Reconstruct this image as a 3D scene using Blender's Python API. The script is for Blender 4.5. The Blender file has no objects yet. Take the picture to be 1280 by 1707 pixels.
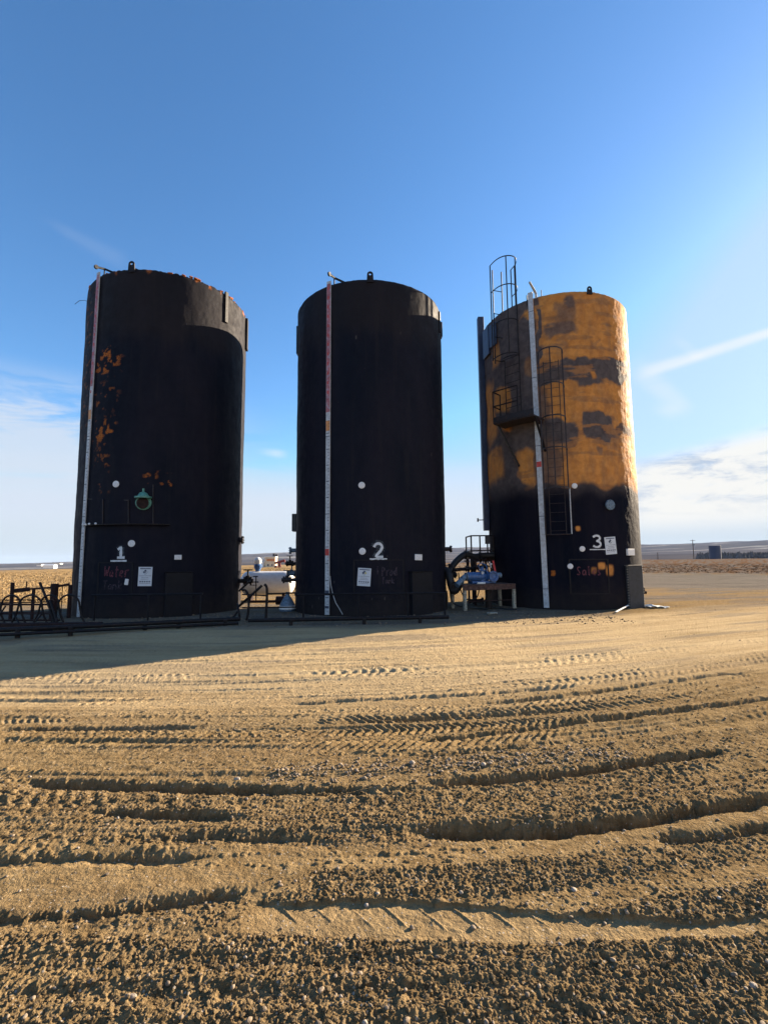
import bpy, math, random
import numpy as np
from mathutils import Matrix, Vector
random.seed(7)
rng = np.random.RandomState(11)
scene = bpy.context.scene
COL = scene.collection
R = math.radians

# ------------------------------------------------------------------ camera
W, H, F, PIT, ROLL, CZ = 1280.0, 1707.0, 800.0, .102, -.010, 1.6
cam_d = bpy.data.cameras.new('camera'); cam = bpy.data.objects.new('camera', cam_d); COL.objects.link(cam)
cam_d.sensor_fit = 'VERTICAL'; cam_d.sensor_height = 24; cam_d.sensor_width = 18
cam_d.lens = 24 * F / H
cam_d.clip_start = .05; cam_d.clip_end = 30000
cam.matrix_world = Matrix.Translation((0, 0, CZ)) @ Matrix.Rotation(math.pi / 2 + PIT, 4, 'X') @ Matrix.Rotation(ROLL, 4, 'Z')
scene.camera = cam
scene.render.resolution_x = 767; scene.render.resolution_y = 1024
scene.view_settings.view_transform = 'Standard'; scene.view_settings.look = 'None'
scene.view_settings.gamma = 1.0
scene.view_settings.exposure = 2.0

# ------------------------------------------------------------------ sun
SUN_AZ, SUN_EL = 31.5, 17.5          # azimuth from +X towards +Y, elevation
sd = Vector((math.cos(R(SUN_EL)) * math.cos(R(SUN_AZ)), math.cos(R(SUN_EL)) * math.sin(R(SUN_AZ)), math.sin(R(SUN_EL))))
sl = bpy.data.lights.new('sun', 'SUN'); sun = bpy.data.objects.new('sun', sl); COL.objects.link(sun)
sl.energy = 4.9; sl.angle = R(.5); sl.color = (1.0, .82, .60)
sun.rotation_euler = sd.to_track_quat('Z', 'Y').to_euler(); sun.location = (30, 20, 30)

# ------------------------------------------------------------------ node helper
class NT:
    def __init__(s, tree): s.t = tree; s.n = tree.nodes; s.l = tree.links
    def new(s, typ, **k):
        nd = s.n.new(typ)
        for a, b in k.items():
            if a == 'inp':
                for i, v in b.items():
                    if isinstance(v, bpy.types.NodeSocket): s.l.new(v, nd.inputs[i])
                    else: nd.inputs[i].default_value = v
            else: setattr(nd, a, b)
        return nd
    def math(s, op, a, b=0.0, c=None, clamp=False):
        d = {0: a, 1: b}
        if c is not None: d[2] = c
        return s.new('ShaderNodeMath', operation=op, use_clamp=clamp, inp=d).outputs[0]
    def noise(s, vec, scale, detail=4, rough=.55, dist=0.0, out=0):
        return s.new('ShaderNodeTexNoise', inp={'Vector': vec, 'Scale': scale, 'Detail': detail, 'Roughness': rough, 'Distortion': dist}).outputs[out]
    def mapr(s, v, a, b, c=0.0, d=1.0, smooth=True):
        return s.new('ShaderNodeMapRange', interpolation_type='SMOOTHSTEP' if smooth else 'LINEAR', inp={0: v, 1: a, 2: b, 3: c, 4: d}).outputs[0]
    def mix(s, f, a, b, mode='MIX'):
        nd = s.n.new('ShaderNodeMix'); nd.data_type = 'RGBA'; nd.blend_type = mode
        for i, v in ((0, f), (6, a), (7, b)):
            if isinstance(v, bpy.types.NodeSocket): s.l.new(v, nd.inputs[i])
            else: nd.inputs[i].default_value = v if i == 0 else (tuple(v) + (1,))[:4]
        return nd.outputs[2]
    def vmul(s, v, k):
        return s.new('ShaderNodeVectorMath', operation='MULTIPLY', inp={0: v, 1: k}).outputs[0]

# ------------------------------------------------------------------ world: sky and clouds by direction
world = bpy.data.worlds.new('World'); scene.world = world; world.use_nodes = True
w = NT(world.node_tree); w.n.clear()
sky = w.new('ShaderNodeTexSky'); sky.sky_type = 'NISHITA'; sky.sun_disc = False
sky.sun_elevation = R(SUN_EL); sky.sun_rotation = R(90 - SUN_AZ)
sky.altitude = 600; sky.air_density = 1.0; sky.dust_density = .6; sky.ozone_density = 3.0
tc = w.new('ShaderNodeTexCoord').outputs['Generated']
sep = w.new('ShaderNodeSeparateXYZ', inp={0: tc})
X, Y, Z = sep.outputs
deg = 57.29578
az = w.math('MULTIPLY', w.math('ARCTAN2', X, Y), deg)
el = w.math('MULTIPLY', w.math('ARCSINE', Z), deg)
skyc = w.new('ShaderNodeHueSaturation', inp={'Saturation': 1.15, 'Value': 1.05, 'Color': sky.outputs[0]}).outputs[0]
skyc = w.mix(1.0, skyc, (1.02, 1.05, 1.07), 'MULTIPLY')
ae = w.new('ShaderNodeCombineXYZ', inp={0: az, 1: el, 2: 0.0}).outputs[0]
# veil of thin stratus near the horizon
n1 = w.noise(w.vmul(ae, (.022, .12, 1)), 1.0, 6, .55, .4)
veil = w.math('MULTIPLY', w.mapr(el, 14.0, 6.0), w.mapr(w.math('ADD', n1, w.mapr(el, 13.0, 5.0, -.02, .36)), .44, .60))
lwin = w.math('MULTIPLY', w.mapr(az, -10.0, -34.0), w.math('MULTIPLY', w.mapr(el, 20.0, 14.0), w.mapr(el, 3, 7)))
n2 = w.noise(w.vmul(ae, (.05, .32, 1)), 1.0, 6, .6, .6)
wisp = w.math('MULTIPLY', lwin, w.mapr(n2, .37, .56))
# cumulus bank on the right
n3 = w.noise(w.vmul(ae, (.12, .40, 1)), 1.0, 9, .68, .3)
cwin = w.math('MULTIPLY', w.mapr(az, 22.0, 30.0), w.math('MULTIPLY', w.mapr(w.math('SUBTRACT', el, w.math('MULTIPLY', w.math('SUBTRACT', az, 28.0), .18)), 10.8, 8.6), w.mapr(el, 2.0, 4.6)))
cum = w.math('MULTIPLY', cwin, w.mapr(n3, .24, .44))
n4 = w.noise(w.vmul(ae, (.13, .42, 1)), 1.3, 9, .68, .4)
cdark = w.mapr(n4, .46, .66)
def streak(a0, e0, a1, e1, wd0, wd1, k):
    dx, dy = a1 - a0, e1 - e0; L = math.hypot(dx, dy); dx /= L; dy /= L
    pa = w.math('SUBTRACT', az, a0); pe = w.math('SUBTRACT', el, e0)
    t = w.math('ADD', w.math('MULTIPLY', pa, dx), w.math('MULTIPLY', pe, dy))
    d = w.math('ABSOLUTE', w.math('SUBTRACT', w.math('MULTIPLY', pe, dx), w.math('MULTIPLY', pa, dy)))
    wid = w.mapr(t, 0.0, L, wd0, wd1, False)
    m = w.mapr(w.math('DIVIDE', d, wid), 1.0, .1)
    m = w.math('MULTIPLY', m, w.mapr(t, -.5, 2.5)); m = w.math('MULTIPLY', m, w.mapr(t, L + .5, L - 1.5))
    return w.math('MULTIPLY', w.math('MULTIPLY', m, k), w.mapr(n2, .22, .6, .45, 1.0))
def azel(u, v):
    a, b = u - W / 2, -(v - H / 2); cr, sr = math.cos(ROLL), math.sin(ROLL)
    x = a * cr - b * sr; z = a * sr + b * cr; c, s = math.cos(PIT), math.sin(PIT)
    d = Vector((x, F * c - z * s, F * s + z * c)).normalized()
    return math.degrees(math.atan2(d.x, d.y)), math.degrees(math.asin(d.z))
SK = [((1062, 622), (1330, 538), 1.0, .6, .8), ((1048, 600), (1150, 690), 1.8, 1.2, .30),
      ((1085, 676), (1130, 692), 1.0, 1.0, .4), ((1120, 560), (1170, 600), .7, .7, .22), ((70, 362), (215, 440), .5, 1.3, .05), ((430, 752), (480, 758), .6, .8, .4)]
tot = None
for a, b, w0, w1, k in SK:
    m = streak(*azel(*a), *azel(*b), w0, w1, k)
    tot = m if tot is None else w.math('ADD', tot, m)
skyc = w.mix(.85, skyc, (2.15, 2.98, 4.0), 'DARKEN')
cl = w.mix(w.math('MULTIPLY', veil, .85, clamp=True), skyc, (2.95, 3.2, 3.55))
cl = w.mix(w.mapr(el, 6.5, .5, 0, .92), cl, (2.55, 2.95, 3.2))
cl = w.mix(w.math('MULTIPLY', wisp, .85, clamp=True), cl, (2.75, 3.1, 3.6))
cl = w.mix(w.math('MULTIPLY', tot, 1.0, clamp=True), cl, (3.8, 3.9, 4.05))
ccol = w.mix(w.math('MULTIPLY', cdark, w.mapr(el, 3.5, 7.0), clamp=True), (3.9, 3.85, 3.65), (2.0, 2.4, 3.0))
cl = w.mix(w.math('MULTIPLY', cum, .92, clamp=True), cl, ccol)
bg = w.new('ShaderNodeBackground', inp={'Color': cl, 'Strength': .062})
w.l.new(bg.outputs[0], w.new('ShaderNodeOutputWorld').inputs[0])

# ------------------------------------------------------------------ maths: rays, tanks, noise
def ray(u, v):
    a, b = u - W / 2, -(v - H / 2); cr, sr = math.cos(ROLL), math.sin(ROLL)
    x = a * cr - b * sr; z = a * sr + b * cr; c, s = math.cos(PIT), math.sin(PIT)
    return np.array([x, F * c - z * s, F * s + z * c])
ORG = np.array([0, 0, CZ])
def at(u, v, y):
    d = ray(u, v); return ORG + d * y / d[1]
def gnd(u, v, z=0.0):
    d = ray(u, v); return ORG + d * (z - CZ) / d[2]
TK = [(-7.77, 16.92, 2.65, 10.86), (-.464, 16.81, 2.577, 10.43), (6.713, 18.26, 2.658, 10.76)]
def sur(i, u, v, dr=0.0):
    """angle (from -Y towards +X) and height of a point of tank i's wall"""
    x, y, r, h = TK[i]; r += dr; d = ray(u, v); a = d[0]**2 + d[1]**2; b = -2 * (d[0] * x + d[1] * y); c = x * x + y * y - r * r
    t = (-b - math.sqrt(max(b * b - 4 * a * c, 0))) / (2 * a); P = ORG + t * d
    return math.degrees(math.atan2(P[0] - x, -(P[1] - y))), P[2]
def hsh(ix, iy, seed):
    ix = ix.astype(np.int64); iy = iy.astype(np.int64)
    h = (ix * 374761393 + iy * 668265263 + seed * 974711) & 0xffffffff
    h = ((h ^ (h >> 13)) * 1274126177) & 0xffffffff
    h = ((h ^ (h >> 16)) * 2246822519) & 0xffffffff
    return ((h ^ (h >> 15)) & 0xffffff) / float(0xffffff)
def vn(x, y, seed=0):
    x = np.asarray(x, float); y = np.asarray(y, float)
    ix = np.floor(x); iy = np.floor(y); fx = x - ix; fy = y - iy
    fx = fx * fx * (3 - 2 * fx); fy = fy * fy * (3 - 2 * fy)
    a = hsh(ix, iy, seed); b = hsh(ix + 1, iy, seed); c = hsh(ix, iy + 1, seed); d = hsh(ix + 1, iy + 1, seed)
    return (a + (b - a) * fx) * (1 - fy) + (c + (d - c) * fx) * fy
def fbm(x, y, oct=4, seed=0, g=.5):
    s = 0; a = 1; t = 0
    for k in range(oct):
        s = s + a * (vn(x * 2**k, y * 2**k, seed + k * 17) - .5); t += a; a *= g
    return s / t * 2
def clods(x, y, s, dens, seed):
    """rounded lumps of radius about s/2 scattered one per cell"""
    gx = np.floor(x / s); gy = np.floor(y / s); out = np.zeros_like(x)
    for dx in (-1, 0, 1):
        for dy in (-1, 0, 1):
            cx = gx + dx; cy = gy + dy
            a = hsh(cx, cy, seed); b = hsh(cx, cy, seed + 1); c = hsh(cx, cy, seed + 2); e = hsh(cx, cy, seed + 3)
            px = (cx + .15 + .7 * a) * s; py = (cy + .15 + .7 * b) * s
            rr = s * (.22 + .36 * c)
            asp = .7 + .6 * e
            d2 = (((x - px) * asp)**2 + ((y - py) / asp)**2) / (rr * rr)
            out = np.maximum(out, np.where(e * 7.3 % 1 < dens, np.sqrt(np.clip(1 - d2, 0, 1)) * rr, 0))
    return out
def sstep(x, a, b):
    t = np.clip((x - a) / (b - a), 0, 1); return t * t * (3 - 2 * t)
def disp(i, ang, z):
    ang = np.asarray(ang, float); z = np.asarray(z, float)
    k = ang * .045
    d = .022 * fbm(k * 1.2 + 9 * i, z * .55, 3, 5 + i) + .006 * fbm(k * 9, z * 4, 3, 50 + i)
    if i == 2:
        d = d + .012 * fbm(k * 2.2, z * 2.4, 4, 77) + .007 * np.abs(fbm(k * 4, z * 8, 3, 90))
        d = d * sstep(z, .2, 4.0) + .004 * fbm(k * 9, z * 4, 3, 60)
    if i == 0:
        d = d + .018 * fbm(k * 2, z * 1.1, 3, 33) * sstep(-ang, 20, 60)
    return d
def P(i, ang, z, dr=0.0):
    x, y, r, h = TK[i]; a = math.radians(ang); rr = r + dr + float(disp(i, ang, z))
    return Vector((x + rr * math.sin(a), y - rr * math.cos(a), z))

# ------------------------------------------------------------------ materials
MATS = {}
def mat(name, col, rough=.6, metal=0.0, var=.25, bump=.15, scale=6.0, spec=.5, dirt=None, dirt_amt=.5, flaky=0.0, col2=None):
    m = bpy.data.materials.new(name); m.use_nodes = True; t = NT(m.node_tree); t.n.clear()
    out = t.new('ShaderNodeOutputMaterial'); bs = t.new('ShaderNodeBsdfPrincipled')
    tc = t.new('ShaderNodeTexCoord').outputs['Object']
    n = t.noise(tc, scale, 6, .6); n2 = t.noise(tc, scale * 7, 3, .6)
    hi = tuple(min(1, c * (1 + var)) for c in col); lo = tuple(c * (1 - var) for c in col)
    c = t.mix(t.mapr(n, .3, .7), lo, hi)
    if dirt: c = t.mix(t.math('MULTIPLY', t.mapr(t.noise(tc, scale * 1.7, 7, .7, .6), .47, .62), dirt_amt), c, dirt)
    t.l.new(c, bs.inputs['Base Color']); bs.inputs['Metallic'].default_value = metal
    bs.inputs['Specular IOR Level'].default_value = spec
    t.l.new(t.mapr(n2, .2, .8, max(0, rough - .12), min(1, rough + .12)), bs.inputs['Roughness'])
    if bump: t.l.new(t.new('ShaderNodeBump', inp={'Strength': bump, 'Distance': .02, 'Height': n2}).outputs[0], bs.inputs['Normal'])
    if flaky:
        tr = t.new('ShaderNodeBsdfTransparent')
        f = t.mapr(t.noise(tc, 34, 5, .75), flaky - .09, flaky + .05)
        mx = t.new('ShaderNodeMixShader'); t.l.new(f, mx.inputs[0]); t.l.new(tr.outputs[0], mx.inputs[1]); t.l.new(bs.outputs[0], mx.inputs[2])
        t.l.new(mx.outputs[0], out.inputs[0])
    else: t.l.new(bs.outputs[0], out.inputs[0])
    MATS[name] = m; return m
RUST = (.13, .05, .02)
mat('black_metal', (.006, .006, .008), .55, 0, .3, .2, 10, .25, RUST, .12)
mat('dark_steel', (.018, .018, .023), .5, 0, .3, .2, 8, .3, RUST, .25)
mat('rusty_brown', (.022, .012, .013), .75, 0, .4, .3, 9, .2, (.07, .03, .018), .4)
mat('galvanised', (.42, .45, .48), .45, .25, .15, .1, 12, .5, (.20, .20, .2), .4)
mat('board_white', (.50, .54, .58), .5, 0, .12, .05, 7, .4, (.2, .19, .18), .35)
mat('board_pink', (.36, .12, .14), .5, 0, .3, .05, 4, .4, (.34, .30, .36), .8)
mat('board_orange', (.6, .26, .09), .5, 0, .2, .05, 9, .4)
mat('board_red', (.5, .05, .04), .5, 0, .2, .05, 9, .4)
mat('board_tick', (.05, .06, .10), .6, 0, .1, 0, 9, .4)
mat('white_disc', (.72, .74, .76), .5, 0, .08, .05, 20, .4, (.4, .4, .4), .3)
mat('white_paint', (.62, .66, .70), .7, 0, .1, 0, 20, .2, flaky=.40)
mat('spray_halo', (.12, .15, .18), .8, 0, .1, 0, 20, .1, flaky=.56)
mat('spray_solid', (.62, .66, .70), .7, 0, .1, 0, 20, .2, (.3, .32, .35), .35)
mat('red_chalk', (.14, .050, .068), .8, 0, .2, 0, 20, .1, flaky=.47)
mat('faint_chalk', (.062, .050, .066), .8, 0, .2, 0, 20, .1, flaky=.47)
mat('placard_white', (.55, .61, .68), .4, 0, .05, 0, 8, .5)
mat('placard_ink', (.03, .05, .11), .5, 0, .1, 0, 9, .4)
mat('placard_yellow', (.6, .55, .2), .5, 0, .1, 0, 9, .4)
mat('green_paint', (.10, .30, .24), .45, 0, .2, .1, 14, .5, (.05, .09, .07), .6)
mat('blue_paint', (.045, .13, .33), .4, 0, .25, .1, 14, .5, (.03, .04, .06), .7)
mat('blue_grey_paint', (.12, .19, .27), .5, 0, .25, .2, 14, .5, (.03, .04, .05), .7)
mat('navy_plate', (.018, .035, .085), .5, 0, .3, .1, 5, .5)
mat('cream_steel', (.34, .33, .27), .6, 0, .2, .2, 10, .4, (.07, .05, .035), .8)
mat('rusty_top', (.10, .055, .045), .8, 0, .4, .3, 9, .3, (.03, .025, .025), .7)
mat('propane_white', (.80, .81, .82), .35, 0, .04, .03, 6, .5, (.55, .53, .5), .25)
mat('foam_orange', (.36, .11, .02), .85, 0, .4, .5, 14, .2, (.03, .015, .012), .95)
mat('box_dark', (.0085, .009, .013), .6, 0, .2, .15, 6, .2)
mat('box_grey', (.032, .036, .044), .55, 0, .15, .15, 6, .4, (.02, .02, .02), .5)
mat('bolt_grey', (.20, .19, .17), .6, .2, .2, .2, 12, .5)
mat('dark_red', (.16, .03, .035), .7, 0, .3, 0, 2, .2)
mat('red_paint', (.5, .04, .05), .5, 0, .2, .1, 12, .4)
mat('wood_pole', (.09, .07, .055), .8, 0, .3, .3, 4, .2)
mat('cream_wall', (.62, .52, .38), .7, 0, .1, .1, 1, .3)
mat('orange_wall', (.55, .22, .10), .7, 0, .2, .1, 1, .3)
mat('roof_grey', (.30, .32, .34), .6, 0, .1, .1, 1, .3)
mat('far_white', (.80, .80, .78), .6, 0, .05, 0, 1, .3)
mat('rag_white', (.75, .76, .74), .8, 0, .08, .3, 20, .2)
mat('stone', (.20, .155, .11), .85, 0, .45, .3, 8, .25)
mat('pale_stone', (.31, .26, .21), .8, 0, .3, .3, 20, .3)
mat('clod', (.15, .105, .056), .95, 0, .35, .5, 30, .15)
mat('straw', (.30, .21, .105), .9, 0, .35, 0, 3, .1)
mat('straw_red', (.16, .09, .05), .9, 0, .35, 0, 3, .1)
mat('twigs', (.085, .078, .080), .95, 0, .2, 0, .02, .1)
mat('black_rubber', (.012, .012, .013), .55, 0, .2, .1, 20, .4)

def tank_mat(name, i):
    m = bpy.data.materials.new(name); m.use_nodes = True; t = NT(m.node_tree); t.n.clear()
    out = t.new('ShaderNodeOutputMaterial'); bs = t.new('ShaderNodeBsdfPrincipled')
    tc = t.new('ShaderNodeTexCoord').outputs['Object']
    at_ = t.new('ShaderNodeAttribute', attribute_name='paint'); sp = t.new('ShaderNodeSeparateColor', inp={0: at_.outputs['Color']})
    big = t.noise(t.vmul(tc, (1, 1, .35)), .9, 5, .6); mid = t.noise(tc, 4.5, 6, .65); fine = t.noise(tc, 38, 4, .6)
    drip = t.noise(t.vmul(tc, (6, 6, .35)), 1.0, 5, .6)
    base = t.mix(t.mapr(big, .3, .7), (.0044, .0068, .0145), (.0115, .0112, .0195))
    base = t.mix(t.math('MULTIPLY', t.mapr(drip, .50, .74), .35), base, (.022, .020, .022))
    tz = t.new('ShaderNodeSeparateXYZ', inp={0: tc}).outputs[2]
    base = t.mix(t.math('MULTIPLY', t.mapr(t.math('ADD', tz, t.math('MULTIPLY', mid, 1.2)), 1.7, .5), .45), base, (.045, .036, .029))
    base = t.mix(t.math('MULTIPLY', t.mapr(t.math('ADD', tz, t.math('MULTIPLY', big, 1.5)), 9.0, 9.9), .32), base, (.030, .024, .019))  # lighter brown ring near the top, painted to help the sunlit patches show
    if i == 2:
        grey = t.mix(t.mapr(mid, .3, .7), (.075, .062, .064), (.125, .105, .10))
        base = t.mix(sp.outputs[1], base, grey)
        yel = t.mix(t.mapr(mid, .3, .72), (.50, .205, .055), (.66, .300, .082))
        yel = t.mix(t.math('MULTIPLY', t.mapr(t.noise(tc, 2.3, 7, .7, .8), .50, .68), .28), yel, (.28, .14, .05))
        f = sp.outputs[0]
    else:
        yel = t.mix(t.mapr(fine, .35, .65), (.55, .17, .025), (.20, .055, .015)); f = sp.outputs[0]
    c = t.mix(f, base, yel)
    c = t.mix(t.math('MULTIPLY', sp.outputs[2], .8), c, (.30, .27, .22))
    t.l.new(c, bs.inputs['Base Color']); bs.inputs['Specular IOR Level'].default_value = .02 if i == 2 else .10
    t.l.new(t.mapr(mid, .2, .8, .55, .8), bs.inputs['Roughness'])
    hh = t.math('ADD', t.math('MULTIPLY', mid, 1.0), t.math('MULTIPLY', fine, .45))
    t.l.new(t.new('ShaderNodeBump', inp={'Strength': .55 if i == 2 else .35, 'Distance': .02, 'Height': hh}).outputs[0], bs.inputs['Normal'])
    t.l.new(bs.outputs[0], out.inputs[0]); MATS[name] = m
tank_mat('tank_black', 0); tank_mat('tank_yellow', 2)

# ------------------------------------------------------------------ object helpers
def tag(o, label=None, cat=None, group=None, kind=None):
    if label: o['label'] = label
    if cat: o['category'] = cat
    if group: o['group'] = group
    if kind: o['kind'] = kind
    return o
def thing(name, label, cat, loc=(0, 0, 0), group=None):
    o = bpy.data.objects.new(name, None); COL.objects.link(o); o.location = loc; o.empty_display_size = .2
    return tag(o, label, cat, group)
def root_of(o):
    while o.parent: o = o.parent
    return o
class MB:
    def __init__(s): s.v = []; s.f = []; s.m = []; s.mi = 0
    def add(s, vs, fs):
        o = len(s.v); s.v += [tuple(map(float, v)) for v in vs]; s.f += [tuple(o + k for k in f) for f in fs]; s.m += [s.mi] * len(fs); return s
    def box(s, c, size, rot=None):
        c = Vector(c); r = rot or Matrix.Identity(3); h = [d / 2 for d in size]
        vs = [c + r @ Vector((sx * h[0], sy * h[1], sz * h[2])) for sx in (-1, 1) for sy in (-1, 1) for sz in (-1, 1)]
        return s.add(vs, [(0, 1, 3, 2), (4, 6, 7, 5), (0, 4, 5, 1), (2, 3, 7, 6), (0, 2, 6, 4), (1, 5, 7, 3)])
    def bbox(s, c, size, rot=None, b=.01):
        c = Vector(c); r = rot or Matrix.Identity(3); h = [d / 2 for d in size]; b = min(b, min(h) * .9)
        vs = []; idx = {}
        for sx in (-1, 1):
            for sy in (-1, 1):
                for sz in (-1, 1):
                    for k in range(3):
                        q = [sx * (h[0] - b), sy * (h[1] - b), sz * (h[2] - b)]
                        q[k] += (sx, sy, sz)[k] * b
                        idx[(sx, sy, sz, k)] = len(vs); vs.append(c + r @ Vector(q))
        fs = []
        for k in range(3):
            a, bb = [j for j in range(3) if j != k]
            for sg in (-1, 1):
                q = []
                for (p1, p2) in ((-1, -1), (1, -1), (1, 1), (-1, 1)):
                    t = [0, 0, 0]; t[k] = sg; t[a] = p1; t[bb] = p2; q.append(idx[(*t, k)])
                fs.append(tuple(q))
            for p1 in (-1, 1):
                for p2 in (-1, 1):
                    t0 = [0, 0, 0]; t0[a] = p1; t0[bb] = p2; t0[k] = -1; t1 = list(t0); t1[k] = 1
                    fs.append((idx[(*t0, a)], idx[(*t1, a)], idx[(*t1, bb)], idx[(*t0, bb)]))
        for sx in (-1, 1):
            for sy in (-1, 1):
                for sz in (-1, 1): fs.append(tuple(idx[(sx, sy, sz, k)] for k in range(3)))
        return s.add(vs, fs)
    def tube(s, pts, r, seg=8, cap=True, flat=None):
        pts = [Vector(p) for p in pts]; n = len(pts); rs = r if isinstance(r, (list, tuple)) else [r] * n
        t0 = (pts[1] - pts[0]).normalized(); up = Vector((0, 0, 1)) if abs(t0.z) < .9 else Vector((0, 1, 0))
        u = t0.cross(up).normalized(); vs = []
        for k, p in enumerate(pts):
            t = ((pts[min(k + 1, n - 1)] - pts[max(k - 1, 0)])).normalized()
            u = (u - t * u.dot(t)).normalized(); v = t.cross(u)
            for j in range(seg):
                a = 2 * math.pi * j / seg
                vs.append(p + (u * math.cos(a) + v * math.sin(a)) * rs[k])
        fs = [(k * seg + j, k * seg + (j + 1) % seg, (k + 1) * seg + (j + 1) % seg, (k + 1) * seg + j) for k in range(n - 1) for j in range(seg)]
        if cap: fs += [tuple(range(seg))[::-1], tuple((n - 1) * seg + j for j in range(seg))]
        return s.add(vs, fs)
    def bar(s, a, b, wd, th=None, up=(0, 0, 1)):
        a, b = Vector(a), Vector(b); t = (b - a); L = t.length; t.normalize(); up = Vector(up)
        if abs(t.dot(up)) > .95: up = Vector((0, 1, 0))
        x = t.cross(up).normalized(); z = x.cross(t)
        return s.box((a + b) / 2, (wd, L, th or wd), Matrix((x, t, z)).transposed())
    def lathe(s, c, axis, prof, seg=20, cap=True):
        """prof: list of (distance along the axis, radius)"""
        c = Vector(c); t = Vector(axis).normalized(); up = Vector((0, 0, 1)) if abs(t.z) < .9 else Vector((1, 0, 0))
        u = t.cross(up).normalized(); v = t.cross(u); vs = []
        for d, r in prof:
            for j in range(seg):
                a = 2 * math.pi * j / seg; vs.append(c + t * d + (u * math.cos(a) + v * math.sin(a)) * r)
        n = len(prof)
        fs = [(k * seg + j, k * seg + (j + 1) % seg, (k + 1) * seg + (j + 1) % seg, (k + 1) * seg + j) for k in range(n - 1) for j in range(seg)]
        if cap: fs += [tuple(range(seg))[::-1], tuple((n - 1) * seg + j for j in range(seg))]
        return s.add(vs, fs)
    def ring(s, c, axis, rad, r, seg=24, a0=0, a1=360, ps=6):
        c = Vector(c); t = Vector(axis).normalized(); up = Vector((0, 0, 1)) if abs(t.z) < .9 else Vector((1, 0, 0))
        u = t.cross(up).normalized(); v = t.cross(u)
        pts = [c + (u * math.cos(R(a0 + (a1 - a0) * k / seg)) + v * math.sin(R(a0 + (a1 - a0) * k / seg))) * rad for k in range(seg + 1)]
        return s.tube(pts, r, ps, cap=(a1 - a0) < 359)
    def build(s, name, mats, parent=None, origin=None, smooth=False, auto=35):
        me = bpy.data.meshes.new(name)
        if parent: o0 = root_of(parent).location
        else: o0 = Vector(origin or (0, 0, 0))
        a = np.array(s.v) - np.array(o0)
        me.from_pydata([tuple(q) for q in a], [], s.f)
        ms = mats if isinstance(mats, (list, tuple)) else [mats]
        for q in ms: me.materials.append(MATS[q])
        if len(ms) > 1: me.polygons.foreach_set('material_index', s.m)
        import bmesh
        bm = bmesh.new(); bm.from_mesh(me); bmesh.ops.recalc_face_normals(bm, faces=bm.faces); bm.to_mesh(me); bm.free()
        if smooth:
            me.polygons.foreach_set('use_smooth', [True] * len(me.polygons))
            me.set_sharp_from_angle(angle=R(auto))
        me.update()
        o = bpy.data.objects.new(name, me); COL.objects.link(o)
        if parent: o.parent = parent
        else: o.location = o0
        return o
def np_mesh(name, V, Fq, mats, parent=None, smooth=True, loc=None, col=None, attr='paint'):
    me = bpy.data.meshes.new(name); n = Fq.shape[1]
    me.vertices.add(len(V)); me.vertices.foreach_set('co', np.ascontiguousarray(V, np.float32).ravel())
    me.loops.add(Fq.size); me.polygons.add(len(Fq))
    me.loops.foreach_set('vertex_index', np.ascontiguousarray(Fq, np.int32).ravel())
    me.polygons.foreach_set('loop_start', np.arange(0, Fq.size, n, dtype=np.int32))
    me.update(calc_edges=True)
    me.polygons.foreach_set('use_smooth', np.full(len(Fq), smooth, bool))
    if col is not None:
        ca = me.color_attributes.new(attr, 'FLOAT_COLOR', 'POINT')
        ca.data.foreach_set('color', np.ascontiguousarray(np.concatenate([col, np.ones((len(col), 1))], 1), np.float32).ravel())
    me.materials.append(MATS[mats]); me.update()
    o = bpy.data.objects.new(name, me); COL.objects.link(o)
    if parent: o.parent = parent
    if loc is not None: o.location = loc
    return o
def grid_faces(nr, nc, wrap=False):
    r = np.arange(nr - 1)[:, None]; c = np.arange(nc if wrap else nc - 1)[None, :]
    a = r * nc + c; b = r * nc + (c + 1) % nc
    return np.stack([a, b, b + nc, a + nc], -1).reshape(-1, 4)

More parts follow.
